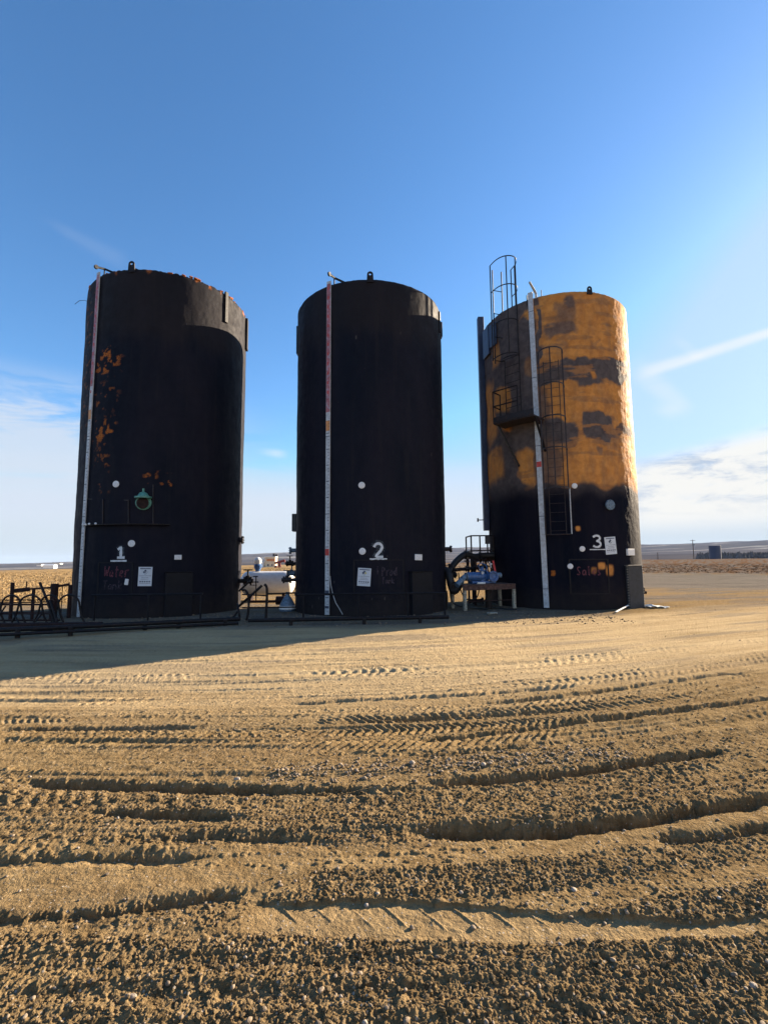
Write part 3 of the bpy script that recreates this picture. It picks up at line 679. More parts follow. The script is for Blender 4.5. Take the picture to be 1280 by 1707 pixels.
# sheave arms over the rims
def sheave(i, u, v, tipu, tipv, m='black_metal'):
    ang, z = sur(i, u, v); er, et, M = frame(i, ang); b = P(i, ang, TK[i][3] + .0, -.05)
    y_ = b.y + .05; tip = Vector(at(tipu, tipv, y_ + er.y * .35)); mid = Vector(b) + Vector((0, 0, .18))
    mb = MB(); mb.tube([b - er * .3 + et * .42, mid + et * .03, tip], .035, 8); mb.tube([b + Vector((0, 0, -.1)), mid], .022, 6); mb.lathe(tip - et * .03, et, [(0, .065), (.06, .065)], 14)
    mb.build('sheave_arm', m, TANKS[i], smooth=True)
sheave(0, 172, 458, 161, 445); sheave(1, 556, 470, 549, 457)
mb = MB(); b = Vector(at(893, 492, 16.0)); mb.tube([b - Vector((0, 0, .3)), b + Vector((0, 0, .05)), Vector(at(889, 482, 15.9)), Vector(at(882, 470, 15.7))], [.045, .045, .04, .035], 8)
mb.build('sheave_arm', 'galvanised', T3, smooth=True)
mb = MB(); b = Vector(at(902, 489, 16.0)); mb.tube([b - Vector((0, 0, .3)), b + Vector((0, 0, .12))], .015, 6); mb.build('roof_pin', 'dark_steel', T3); mb = MB(); b = Vector(at(878, 496, 16.1)); mb.tube([b - Vector((0, 0, .3)), b + Vector((0, 0, .08))], .02, 6); mb.build('roof_pin', 'dark_steel', T3)
# discs, boxes, plates on the walls
def disc(i, u, v, r=.085, m='white_disc', name='port_cap', t=.02):
    ang, z = sur(i, u, v); er, et, M = frame(i, ang); c = P(i, ang, z, .005)
    mb = MB(); mb.lathe(c, er, [(-.05, r * 1.12), (t * .5, r * 1.12), (t * .55, r), (t, r * .93), (t + .004, r * .2)], 20); return mb.build(name, m, TANKS[i], smooth=True)
for a in ((1, 603, 809), (1, 604, 919), (0, 220, 906), (0, 194, 807), (2, 970, 915), (2, 950, 944), (2, 957, 810)): disc(*a, r=.09 if a[0] < 2 else .08)
def plate(i, u0, v0, u1, v1, m, name, t=.03, dr=.0, tilt=0, mats=None, bev=.008, yaw=0):
    ang, z = sur(i, (u0 + u1) / 2, (v0 + v1) / 2); a0, _ = sur(i, u0, (v0 + v1) / 2); a1, _ = sur(i, u1, (v0 + v1) / 2)
    wd = TK[i][2] * abs(a1 - a0) / deg; zt = sur(i, (u0 + u1) / 2, v0)[1]; zb = sur(i, (u0 + u1) / 2, v1)[1]; er, et, M = frame(i, ang)
    sag = TK[i][2] * (1 - math.cos(math.radians(abs(a1 - a0) / 2)))
    c = P(i, ang, (zt + zb) / 2, dr + t / 2 - sag * .5)
    mb = MB(); Mt = M @ Matrix.Rotation(math.radians(yaw), 3, 'Z') @ Matrix.Rotation(math.radians(tilt), 3, 'Y'); mb.bbox(c, (wd, t + sag, zt - zb), Mt, bev)
    return mb.build(name, m, TANKS[i]), c, Mt, wd, zt - zb, t + sag
plate(0, 291, 925, 303, 933, 'white_disc', 'tag_plate'); plate(1, 691, 924, 703, 934, 'white_disc', 'tag_plate', tilt=2); plate(0, 209, 965, 215, 975, 'white_disc', 'tag_plate', tilt=8)
plate(2, 1043, 915, 1054, 926, 'white_disc', 'gauge_box', .07)
plate(2, 918, 951, 925, 960, 'foam_orange', 'orange_patch', .02)
# placards with header, diamond, rules and five pictograms
def placard(i, u0, v0, u1, v1, tilt, yel):
    o, c, M, wd, hg, t = plate(i, u0, v0, u1, v1, 'placard_white', 'warning_placard', .012, tilt=tilt, bev=.001)
    mb = MB(); f = t / 2 + .0015
    def r_(x0, z0, x1, z1, mi=0):
        mb.mi = mi; q = c + M @ Vector((((x0 + x1) / 2 - .5) * wd, -f, ((z0 + z1) / 2 - .5) * hg)); mb.box(q, ((x1 - x0) * wd, .003, (z1 - z0) * hg), M)
    xx = .12
    while xx < .86:
        L = random.uniform(.05, .1); r_(xx, .885, min(xx + L, .9), .935); xx += L + .012
    def dia(cx, cz, s, mi=0, dd=0.0):
        mb.mi = mi; Md = M @ Matrix.Rotation(math.pi / 4, 3, 'Y'); mb.box(c + M @ Vector(((cx - .5) * wd, -f - dd, (cz - .5) * hg)), (s * wd, .003, s * wd), Md)
    dia(.5, .80, .13); dia(.405, .725, .13); dia(.50, .65, .13); dia(.5, .65, .10, 1, .003)
    if yel: dia(.595, .725, .13, 2)
    else: dia(.595, .725, .13); dia(.6, .725, .10, 1, .003)
    for z_, k in ((.535, 1), (.44, .6), (.36, .7), (.14, .9)):
        xx = .5 - .42 * k
        while xx < .5 + .42 * k - .03:
            L = random.uniform(.03, .09); r_(xx, z_ - .008, min(xx + L, .93), z_ + .010); xx += L + .02
    for k in range(5): r_(.12 + .165 * k, .20, .22 + .165 * k, .265)
    mb.build('placard_print', ['placard_ink', 'placard_white', 'placard_yellow'], o)
placard(0, 231, 945, 254, 977, 1, False); placard(1, 596, 947, 618, 977, 4, True); placard(2, 1008, 895, 1026, 924, -4, False)
# sprayed characters: strokes wrapped on the wall
GLY = {
 '1': [[(.18, .70), (.34, .80), (.50, .97), (.50, .10)], [(.14, .07), (.88, .07)]],
 '2': [[(.12, .72), (.22, .90), (.42, .98), (.64, .95), (.80, .82), (.80, .64), (.66, .46), (.44, .28), (.18, .07), (.88, .07)]],
 '3': [[(.12, .84), (.30, .96), (.58, .98), (.80, .86), (.80, .68), (.62, .55), (.36, .53), (.62, .51), (.84, .38), (.84, .18), (.62, .05), (.32, .04), (.10, .16)]],
 'W': [[(0, 1), (.25, 0), (.5, .8), (.75, 0), (1, 1)]], 'a': [[(.85, .5), (.5, .62), (.15, .42), (.2, .08), (.5, 0), (.85, .3), (.85, .6), (.9, 0)]],
 't': [[(.5, 1), (.5, .1), (.7, 0)], [(.15, .68), (.9, .68)]], 'e': [[(.1, .32), (.9, .36), (.75, .62), (.35, .62), (.1, .32), (.3, .02), (.85, .06)]], 'r': [[(.2, .62), (.25, 0)], [(.25, .4), (.55, .62), (.9, .62)]],
 'T': [[(0, .95), (1, 1)], [(.5, .97), (.45, 0)]], 'n': [[(.1, .6), (.12, 0)], [(.12, .4), (.45, .62), (.8, .5), (.85, 0)]], 'k': [[(.15, 1), (.15, 0)], [(.85, .65), (.2, .3), (.9, 0)]],
 'P': [[(.15, 0), (.12, 1), (.7, .95), (.85, .72), (.6, .5), (.15, .48)]], 'o': [[(.5, .62), (.12, .45), (.15, .1), (.5, 0), (.88, .2), (.82, .55), (.5, .62)]],
 'd': [[(.85, 1), (.85, 0)], [(.85, .55), (.4, .62), (.1, .3), (.4, 0), (.85, .15)]], 'S': [[(.9, .85), (.5, 1), (.1, .78), (.45, .52), (.85, .3), (.5, 0), (.08, .14)]],
 'l': [[(.4, 1), (.4, .05), (.65, 0)]], 's': [[(.85, .58), (.3, .6), (.25, .38), (.8, .25), (.7, .02), (.15, .04)]],
 '|': [[(.5, 1), (.5, 0)]], '_': [[(0, 0), (1, 0)]]}
def stroke(mb, i, pts, wd, dr):
    # resample, then a ribbon that hugs the wall
    q = []
    for (a, b) in zip(pts[:-1], pts[1:]):
        n = max(2, int(math.dist(a, b) / .05)); q += [(a[0] + (b[0] - a[0]) * k / n, a[1] + (b[1] - a[1]) * k / n) for k in range(n)]
    q.append(pts[-1]); arr = np.array(q)
    if len(arr) > 5:
        for _ in range(2): arr[1:-1] = (arr[:-2] + 2 * arr[1:-1] + arr[2:]) / 4
    r = TK[i][2]; vs = []
    for k in range(len(arr)):
        t = arr[min(k + 1, len(arr) - 1)] - arr[max(k - 1, 0)]; t = t / (np.hypot(*t) + 1e-9); n = np.array([-t[1], t[0]]) * wd / 2 * (.85 + .3 * random.random())
        for sg in (-1, 0, 1):
            s_, z_ = arr[k] + n * sg; vs.append(P(i, s_ / r * deg, z_, dr))
    fs = [(3 * k + j, 3 * k + j + 1, 3 * k + 4 + j, 3 * k + 3 + j) for k in range(len(arr) - 1) for j in (0, 1)]
    mb.add(vs, fs)
def word(i, txt, u0, v0, u1, v1, wd, m, name, dr=.004, halo=False, slant=0, parent=None):
    """characters filling the pixel box (u0,v0)-(u1,v1) of tank i"""
    r = TK[i][2]; a0, _ = sur(i, u0, (v0 + v1) / 2); a1, _ = sur(i, u1, (v0 + v1) / 2); zt = sur(i, (u0 + u1) / 2, v0)[1]; zb = sur(i, (u0 + u1) / 2, v1)[1]
    s0, s1 = a0 / deg * r, a1 / deg * r; cw = (s1 - s0) / len(txt); hg = zt - zb; mb = MB()
    for k, ch in enumerate(txt):
        for pl in GLY[ch]:
            pts = [(s0 + cw * (k + (.04 + .88 * px) if len(txt) > 1 else px * 1.0) + slant * pz * hg, zb + pz * hg) for px, pz in pl]
            stroke(mb, i, pts, wd, dr)
    o = mb.build(name, m, parent or TANKS[i]); return o
for i, ch, bx, ul in ((0, '1', (194, 910, 211, 931), (185, 212, 935)), (1, '2', (621, 905, 641, 930), (616, 645, 932)), (2, '3', (986, 892, 1003, 913), (982, 1008, 916))):
    word(i, ch, *bx, .075 if i < 2 else .065, 'spray_solid', 'painted_number', .006)
    word(i, '_', ul[0], ul[2] - 8, ul[1], ul[2], .045 if i < 2 else .03, 'spray_solid', 'painted_underline', .006)
word(1, '2', 621, 905, 641, 930, .21, 'spray_halo', 'spray_haze', .003)
word(0, '1', 194, 910, 211, 931, .19, 'spray_halo', 'spray_haze', .003)
word(0, 'Water', 174, 944, 216, 962, .035, 'red_chalk', 'painted_word', slant=.1); word(0, 'Tank', 172, 968, 205, 983, .030, 'faint_chalk', 'painted_word', slant=.05)
word(0, '|', 163, 943, 167, 962, .025, 'faint_chalk', 'painted_stroke'); word(0, '|', 163, 967, 167, 980, .025, 'faint_chalk', 'painted_stroke')
word(1, '|', 627, 944, 632, 957, .035, 'faint_chalk', 'painted_stroke'); word(1, 'Prod', 636, 945, 662, 960, .035, 'faint_chalk', 'painted_word'); word(1, 'Tank', 636, 963, 658, 973, .030, 'faint_chalk', 'painted_word')
word(2, 'Sales', 960, 944, 1002, 959, .035, 'red_chalk', 'painted_word')
# clean-out boxes at the foot of each tank
def cleanout(i, u0, v0, u1, v1, name='cleanout_box', bolts=True, t=.28, m='box_grey', yaw=0):
    o, c, M, wd, hg, tt = plate(i, u0, v0, u1, v1, m, name, t, bev=.012, yaw=yaw)
    if bolts:
        mb = MB(); f = tt / 2
        n = int(hg / .085)
        for k in range(n + 1):
            for sx in (-1, 1):
                q = c + M @ Vector((sx * (wd / 2 + .0), -f + .03, (k / n - .5) * hg * .96)); mb.lathe(q - M @ Vector((.02 * sx, 0, 0)), M @ Vector((sx, 0, 0)), [(0, .022), (.05, .022), (.055, .012)], 6)
        mb.build('bolt_row', 'bolt_grey', o)
    mb = MB(); mb.bbox(c + M @ Vector((0, 0, hg / 2 + .012)), (wd + .05, tt + .05, .02), M, .004); mb.build('box_lid', 'bolt_grey' if bolts else 'box_dark', o)
cleanout(0, 275, 954, 320, 1030, bolts=False, t=.10, m='box_dark'); cleanout(1, 684, 953, 717, 1027, bolts=False, t=.12, m='box_dark'); cleanout(2, 1044, 943, 1062, 1015, yaw=-10, t=.16)
# tank 2 outline plate behind the lettering: raised framed panels
for i, bx in ((0, (166, 938, 222, 1000)), (1, (590, 934, 672, 1002)), (2, (948, 933, 1012, 990))):
    a0, z = sur(i, bx[0], bx[1]); a1, _ = sur(i, bx[2], bx[1]); zb = sur(i, bx[0], bx[3])[1]; mb = MB(); n = 10
    for k in range(n):
        b0 = a0 + (a1 - a0) * k / n; b1 = a0 + (a1 - a0) * (k + 1) / n
        mb.bar(P(i, b0, z, .0), P(i, b1, z, -.005), .02, .035); mb.bar(P(i, b0, zb, .0), P(i, b1, zb, -.005), .02, .035)
    mb.bar(P(i, a0, zb, 0), P(i, a0, z, 0), .045, .03); mb.bar(P(i, a1, zb, 0), P(i, a1, z, 0), .045, .03)
    mb.build('panel_frame', 'box_dark', TANKS[i])
# nozzles
def nozzle(i, u, v, r, L, m='dark_steel', name='flange_nozzle', ang=None, z=None, bolts=8):
    if ang is None: ang, z = sur(i, u, v)
    er, et, M = frame(i, ang); c = P(i, ang, z, -.05); mb = MB()
    mb.lathe(c, er, [(0, r * .6), (L - .04, r * .6), (L - .04, r), (L, r), (L, r * .55), (L + .01, r * .2)], 20)
    for k in range(bolts):
        a = 2 * math.pi * k / bolts; mb.lathe(c + er * (L - .06) + (et * math.cos(a) + Vector((0, 0, 1)) * math.sin(a)) * r * .82, er, [(0, .014), (.09, .014)], 6)
    return mb.build(name, m, TANKS[i], smooth=True)
nozzle(2, 1014, 842, .17, .14, 'blue_grey_paint'); nozzle(1, 0, 0, .12, .28, ang=91, z=2.0)
nozzle(1, 0, 0, .12, .28, ang=-88, z=2.0, m='blue_grey_paint')
nozzle(0, 0, 0, .14, .16, ang=94, z=2.4); nozzle(0, 0, 0, .22, .12, ang=-93, z=1.2)
# tank 1: green hatch with its blind flange
hat = disc(0, 240, 838, .20, 'green_paint', 'hatch', .10)
ang, z = sur(0, 240, 838); er, et, M = frame(0, ang); mb = MB(); mb.lathe(P(0, ang, z - .02, .08), er, [(0, .17), (.05, .17), (.06, .15), (.062, .02)], 24); mb.build('blind_flange', 'rusty_brown', hat, smooth=True)
mb = MB(); mb.lathe(P(0, ang, z + .12, .09), (0, 0, 1), [(0, .24), (.05, .24), (.06, .17), (.17, .10), (.20, .03), (.30, .03)], 16); mb.build('valve_bonnet', 'green_paint', hat, smooth=True)
# tank 1: shallow tray under the hatch with frame lines
a0, z0 = sur(0, 147, 876); a1, z1 = sur(0, 283, 878); mb = MB(); n = 16
for k in range(n):
    b0 = a0 + (a1 - a0) * k / n; b1 = a0 + (a1 - a0) * (k + 1) / n; mb.bar(P(0, b0, z0, .06), P(0, b1, z0, .06), .16, .03)
mb.build('ledge', 'black_metal', T1)
mb = MB()
for (u0, v0, u1, v1) in ((173, 832, 173, 874), (256, 808, 256, 874), (150, 832, 215, 834), (215, 834, 215, 874)):
    p0 = P(0, *sur(0, u0, v0), .02); p1 = P(0, *sur(0, u1, v1), .02); mb.bar(p0, p1, .03, .03)
mb.build('angle_frame', 'dark_steel', T1)
for (u, v) in ((148, 875), (152, 875), (158, 874), (168, 873.5)): mb = MB(); mb.lathe(P(0, *sur(0, u, v), .16), (0, -1, 0), [(0, .035), (.02, .03), (.03, .01)], 8); mb.build('bolt_head', 'white_disc', T1)
# brackets near the rims
def bracket(i, ang, z0, z1, wd, t, m='black_metal', name='rim_bracket'):
    er, et, M = frame(i, ang); mb = MB(); mb.bbox(P(i, ang, (z0 + z1) / 2, t / 2), (wd, t, z1 - z0), M, .008); return mb.build(name, m, TANKS[i])
a, z = sur(0, 377, 490); bracket(0, a, z - 1.05, z + .05, .14, .06); bracket(0, 99, 9.55, 10.75, .25, .09)
bracket(1, -92, 9.15, 10.2, .25, .10); bracket(1, 92, 9.75, 10.3, .25, .08); a, z = sur(1, 731, 520); bracket(1, a, 9.5, 10.25, .10, .05)
for zz in (5.0, 6.1, 9.9):
    mb = MB(); mb.tube([P(0, -96, zz, -.05), P(0, -96, zz, .16)], .03, 6); mb.build('step_peg', 'black_metal', T1)
# tank 1: ragged insulation foam along the rim
for k in range(26):
    mb = MB(); an_ = random.uniform(-75, 118) if k > 12 else random.uniform(20, 75); rr_ = random.uniform(.02, .05); q = P(0, an_, TK[0][3] + random.uniform(-.04, .03), -.03); er, et, M = frame(0, an_)
    mb.bbox(q, (rr_ * random.uniform(2, 5), rr_ * 1.6, rr_ * 1.3), M @ Matrix.Rotation(random.uniform(-.3, .3), 3, 'Y'), .02); mb.build('foam_lump', 'foam_orange', T1, smooth=True)
mb = MB(); mb.tube([P(0, -70, 10.75, .02), P(0, -72, 10.85, .15), P(0, -72, 10.8, .32), P(0, -72, 10.65, .45)], .008, 5); mb.build('loose_wire', 'black_metal', T1)
# tank 2: box on the left wall, hose at the foot
bx, byy, br, bh = TK[1]; er, et, M = frame(1, -93)
mb = MB(); mb.bbox(P(1, -93, 2.98, .10), (.35, .16, .62), M, .015); o = mb.build('control_box', 'box_grey', T2)
mb = MB(); mb.bbox(P(1, -93, 3.0, .14) - et * .18, (.012, .06, .34), M, .003); mb.build('box_hinge', 'bolt_grey', o)
mb = MB(); pts = [P(1, *sur(1, u, v), .05) for u, v in ((552, 960), (553, 975), (556, 990), (561, 1005), (567, 1015), (572, 1024))]; mb.tube(pts, .012, 6); mb.build('sample_hose', 'galvanised', T2, smooth=True)

# ---------------- tank 3: ladders, platform, duct
DOWN = Vector((0, 0, -1)); UP = Vector((0, 0, 1))
def ladder(c0, er, et, z0, z1, half, name, m, step=.30, r=.02, parent=T3):
    """c0: foot of the centre line (xy), er outward, et sideways"""
    c0 = Vector((c0[0], c0[1], 0)); mb = MB()
    for s_ in (-1, 1): mb.tube([c0 + et * half * s_ + UP * z0, c0 + et * half * s_ + UP * z1], r, 6)
    o = mb.build(name, m, parent, smooth=True)
    zz = z0 + .12
    while zz < z1:
        q = MB(); q.tube([c0 - et * half + UP * zz, c0 + et * half + UP * zz], r * .62, 6); q.build('rung', m, o); zz += step
    return o
def cage(o, c0, er, et, zs, half, depth, straps, m, zlo=None, zhi=None):
    c0 = Vector((c0[0], c0[1], 0))
    def hp(k): # k 0..1 around a U shaped hoop
        a = math.pi * k; return c0 - et * math.cos(a) * half + er * (depth * math.sin(a)**.7)
    for zz in zs:
        q = MB(); pts = [hp(k / 18) + UP * zz for k in range(19)]
        for p0, p1 in zip(pts[:-1], pts[1:]): q.bar(p0, p1, .010, .038)
        q.build('cage_hoop', m, o)
    for k in straps:
        q = MB(); p0 = hp(k) + UP * (zlo if zlo is not None else min(zs)); p1 = hp(k) + UP * (zhi if zhi is not None else max(zs)); q.bar(p0, p1, .04, .014, up=er); q.build('cage_strap', m, o)
# lower ladder, right of the gauge board
aL = sur(2, 922, 700)[0]; er, et, M = frame(2, aL); cL = P(2, aL, 5, .16); ZL = lambda v, dr: sur(2, 920, v, dr)[1]
zb_ = ZL(891, .15); zt_ = ZL(600, .2)
lad = ladder(cL, er, et, zb_, zt_, .24, 'access_ladder', 'dark_steel', r=.014)
hz = [ZL(v, .8) for v in (578, 637, 692, 745, 812)]
cage(lad, cL, er, et, hz, .40, .68, (.12, .5, .88), 'dark_steel')
for s_ in (-1, 1):
    mb = MB(); mb.tube([Vector((cL.x, cL.y, 0)) + et * .40 * s_ + UP * (ZL(815, .15)), Vector((cL.x, cL.y, 0)) + et * .40 * s_ + UP * zb_], .022, 6); mb.build('guard_rail_bar', 'dark_steel' if s_ < 0 else 'galvanised', lad)  # right bar gets the paler metal to look sunlit
mb = MB(); mb.tube([Vector((cL.x, cL.y, 0)) - et * .40 + UP * zb_, Vector((cL.x, cL.y, 0)) + et * .40 + UP * zb_], .022, 6); mb.build('guard_rail_bar', 'dark_steel', lad)
# middle ladder at the platform
aM = sur(2, 858, 640)[0]; er, et, M = frame(2, aM); cM = P(2, aM, 7, .14)
lm = ladder(cM, er, et, 6.55, sur(2, 858, 592, .2)[1], .30, 'access_ladder', 'black_metal', r=.018)
cage(lm, cM, er, et, [sur(2, 858, 592, .3)[1]], .32, .25, (), 'black_metal')
# upper ladder with its cage rising above the rim
eu = Vector((.30, -.954, 0)); tu = Vector((.954, .30, 0))
aU = sur(2, 836, 560)[0]; cU = P(2, aU, 9, .12)
zc = [at(842, v, cU.y - .3)[2] for v in (437, 483)]
lu = ladder(cU, eu, tu, 8.7, at(833, 452, cU.y)[2], .19, 'roof_ladder', 'black_metal', step=.9, r=.022)
cage(lu, cU + tu * .16, eu, tu, [zc[0], zc[1], 10.1, 8.85], .44, .75, (.0, .35, .62, .93, 1.0), 'black_metal', 8.8)
# platform with railing and braces
aP = -44.0; er, et, M = frame(2, aP); hw = .75; dp = .62; zp = 6.33; cP = P(2, aP, zp, 0) - er * .12
mb = MB(); mb.bbox(cP + er * (dp / 2 + .1) + UP * .0, (hw * 2, dp + .15, .05), M, .005); plat = mb.build('platform', 'dark_steel', T3)
mb = MB(); mb.bbox(cP + er * (dp + .19) + UP * .12, (hw * 2, .02, .20), M, .004); mb.bbox(cP + er * (dp / 2 + .1) - et * hw + UP * .12, (.02, dp + .1, .20), M, .004); mb.build('kick_plate', 'dark_steel', plat)
def railing(name, segs, z0, zs, posts, parent, m, r=.022):
    mb = MB()
    for a_, b_ in segs:
        for zz in zs: mb.tube([Vector(a_) + UP * zz, Vector(b_) + UP * zz], r, 6)
    for p in posts: mb.tube([Vector(p) + UP * z0, Vector(p) + UP * max(zs)], r, 6)
    return mb.build(name, m, parent, smooth=True)
Fo = er * (dp + .17)
A_ = cP + Fo - et * hw; B_ = cP + Fo + et * (hw * .25); C_ = cP + er * .3 - et * hw
for q in (A_, B_, C_): q.z = 0
railing('railing', ((A_, B_), (C_, A_)), zp, (zp + .62, zp + 1.15), (A_, B_, C_), plat, 'black_metal')
mb = MB(); mb.bar(cP + er * dp - et * hw * .9 - UP * .03, P(2, aP - 4, zp - 1.5, .02), .06, .06); mb.bar(cP + er * dp + et * hw * .95 - UP * .03, P(2, aP + 16, zp - 1.1, .02), .06, .06); mb.build('brace', 'black_metal', plat)
mb = MB(); mb.bar(cP + er * .5 + et * hw * .9 - UP * .05, P(2, sur(2, 902, 696)[0], zp - .12, .14), .14, .10); mb.build('support_bracket', 'rusty_brown', plat)
# tall duct on the far left of tank 3 and dark blue plates
xl, yl = TK[2][0], TK[2][1]; er, et, M = frame(2, -90)
zt_ = at(801, 527, 18.4)[2]; zb_ = at(815, 884, 18.4)[2]
mb = MB(); c = P(2, -96, 0, .10); mb.bbox((c.x, c.y, (zt_ + zb_) / 2), (.24, .24, zt_ - zb_), None, .01); mb.build('vertical_duct', 'navy_plate', T3)
mb = MB(); mb.tube([(c.x - .1, c.y, 3.15), (c.x - .34, c.y, 3.15)], .02, 6); mb.tube([(c.x - .34, c.y, 3.08), (c.x - .34, c.y, 3.22)], .03, 6); mb.build('duct_peg', 'dark_steel', T3)
for u0, u1, v0, v1 in ((808, 817, 547, 596), (818, 829, 540, 578)): plate(2, u0, v0, u1, v1, 'navy_plate', 'blue_plate', .05, .04)
er, et, M = frame(2, 86)
mb = MB(); c = P(2, 84, .35, .02); mb.lathe(c, er, [(0, .05), (.12, .05), (.12, .09), (.17, .09), (.17, .05), (.28, .05)], 12); mb.lathe(c + er * .2 - UP * .05, UP, [(0, .04), (.22, .03)], 8); mb.build('drain_valve', 'rusty_brown', T3, smooth=True)

# ================================================================== valves on the tanks' flanks
def valve(i, ang, z, m, s=1.0, L=.35, name='gate_valve'):
    er, et, M = frame(i, ang); c = P(i, ang, z, -.03); mb = MB()
    mb.lathe(c, er, [(0, .05 * s), (L * .35, .05 * s), (L * .35, .10 * s), (L * .45, .10 * s), (L * .45, .07 * s), (L * .8, .07 * s), (L * .8, .10 * s), (L * .9, .10 * s), (L * .9, .05 * s), (L, .05 * s)], 14)
    q = c + er * L * .62; mb.lathe(q, UP, [(0, .06 * s), (.12 * s, .05 * s), (.13 * s, .02 * s), (.26 * s, .02 * s)], 10); mb.ring(q + UP * .26 * s, UP, .10 * s, .014 * s, 16)
    mb.bar(q + UP * .26 * s - et * .1 * s, q + UP * .26 * s + et * .1 * s, .015, .015)
    return mb.build(name, m, TANKS[i], smooth=True)
valve(0, -92, 2.05, 'black_metal', .8, .42); valve(0, 96, .95, 'black_metal', 1.5, .5)
valve(1, -90, 1.55, 'black_metal', 1.0, .42); valve(1, -96, 1.2, 'blue_grey_paint', 1.1, .45); valve(1, -84, 1.0, 'dark_steel', 1.2, .5)
valve(1, 92, 1.1, 'black_metal', 1.3, .45)

# ================================================================== pipe work between tank 2 and tank 3
def smooth_pts(pts, n=6):
    pts = [Vector(p) for p in pts]; out = []
    for k in range(len(pts) - 1):
        p0 = pts[max(k - 1, 0)]; p1 = pts[k]; p2 = pts[k + 1]; p3 = pts[min(k + 2, len(pts) - 1)]
        for j in range(n):
            t = j / n; out.append(.5 * ((2 * p1) + (-p0 + p2) * t + (2 * p0 - 5 * p1 + 4 * p2 - p3) * t * t + (-p0 + 3 * p1 - 3 * p2 + p3) * t**3))
    return out + [pts[-1]]
A = lambda u, v, y: Vector(at(u, v, y))
pr = thing('transfer_pipe', 'thick black pipe arching from tank 2 across to tank 3', 'pipe', (2.6, 17.2, 0))
mb = MB(); mb.tube(smooth_pts([A(745, 958, 16.6), A(753, 945, 16.8), A(763, 933, 17.0), A(776, 924, 17.2), A(790, 928, 17.4), A(804, 926, 17.6), A(822, 926, 17.7)]), .11, 12); mb.build('pipe', 'black_rubber', pr, smooth=True)
mb = MB()
for (u, v, y) in ((752, 946, 16.8), (775, 925, 17.2), (800, 927, 17.5)):
    c = A(u, v, y); d = Vector((.8, .1, .55)) if u < 760 else Vector((1, .1, 0)); mb.lathe(c - d * .03, d, [(0, .16), (.05, .16)], 14)
mb.build('pipe_flange', 'black_metal', pr, smooth=True)
mb = MB(); mb.tube([A(790, 925, 17.4), Vector((A(790, 925, 17.4).x, 17.4, 0))], .05, 8); mb.build('pipe_support', 'rusty_brown', pr)
pr = thing('hose_valve', 'black valve with drooping hose at the right foot of tank 2', 'valve', (2.35, 15.9, 0))
mb = MB(); mb.tube(smooth_pts([A(741, 950, 16.2), A(748, 958, 16.0), A(752, 975, 15.9), A(757, 985, 15.85), A(766, 974, 15.8)]), .13, 12); mb.build('elbow', 'black_rubber', pr, smooth=True)
mb = MB(); mb.lathe(A(757, 978, 15.8), (.3, -1, 0), [(-.08, .17), (0, .17), (.01, .1), (.05, .1)], 16); mb.build('elbow_flange', 'black_metal', pr, smooth=True)
mb = MB(); mb.ring(A(748, 942, 16.2), UP, .14, .015, 18); mb.tube([A(748, 942, 16.2), A(748, 955, 16.1)], .018, 6); mb.build('handwheel', 'black_metal', pr, smooth=True)
mb = MB(); mb.tube(smooth_pts([A(750, 985, 15.9), A(751, 995, 15.85), A(755, 1005, 15.8), A(765, 1010, 15.8), A(770, 1010, 15.6)]), .022, 8); mb.tube(smooth_pts([A(744, 985, 16.1), A(745, 1000, 16.1), A(744, 1015, 16.1)]), .03, 8); mb.build('hose', 'black_rubber', pr, smooth=True)
cl_ = thing('manifold', 'dark cluster of valves and short pipes behind the blue pump', 'manifold', (3.1, 17.0, 0))
random.seed(21)
mb = MB(); mb.tube([A(752, 950, 16.9), A(783, 948, 17.0), A(812, 944, 17.1)], .06, 10); mb.tube([A(770, 966, 16.8), A(800, 955, 17.0), A(820, 958, 17.2)], .05, 10); mb.tube([A(786, 930, 17.1), A(787, 975, 17.0)], .05, 8); mb.build('manifold_pipe', 'black_metal', cl_, smooth=True)
for (u, v) in ((778, 948), (794, 946), (806, 944), (790, 960)):
    c = A(u, v, 16.95); mb = MB(); mb.lathe(c - Vector((.05, 0, 0)), (1, 0, 0), [(0, .11), (.03, .11), (.03, .08), (.10, .08), (.10, .11), (.13, .11)], 12); mb.tube([c, c + UP * .26], .018, 6); mb.ring(c + UP * .26, Vector((.1, -.3, 1)), .09, .012, 14, ps=5); mb.build('gate_valve', 'black_metal' if u != 794 else 'rusty_brown', cl_, smooth=True)
mb = MB(); mb.tube(smooth_pts([A(764, 955, 16.5), A(768, 985, 16.3), A(780, 1000, 16.4), A(795, 995, 16.6), A(800, 970, 16.7)]), .02, 8); mb.tube(smooth_pts([A(812, 945, 17.0), A(818, 975, 16.8), A(806, 1003, 16.8), A(792, 1004, 16.9)]), .018, 8); mb.build('drain_hose', 'black_rubber', cl_, smooth=True)
c = gnd(800, 1008); mb = MB(); mb.lathe((c[0] - .4, c[1] + .1, .13), (1, .1, 0), [(0, .05), (0, .12), (.05, .12), (.05, .07), (.5, .07), (.5, .12), (.55, .12)], 14); o = mb.build('pipe_spool', 'rusty_brown', None, (c[0], c[1], 0), smooth=True); tag(o, 'short rusty flanged pipe lying on the ground under the steel stand', 'pipe')
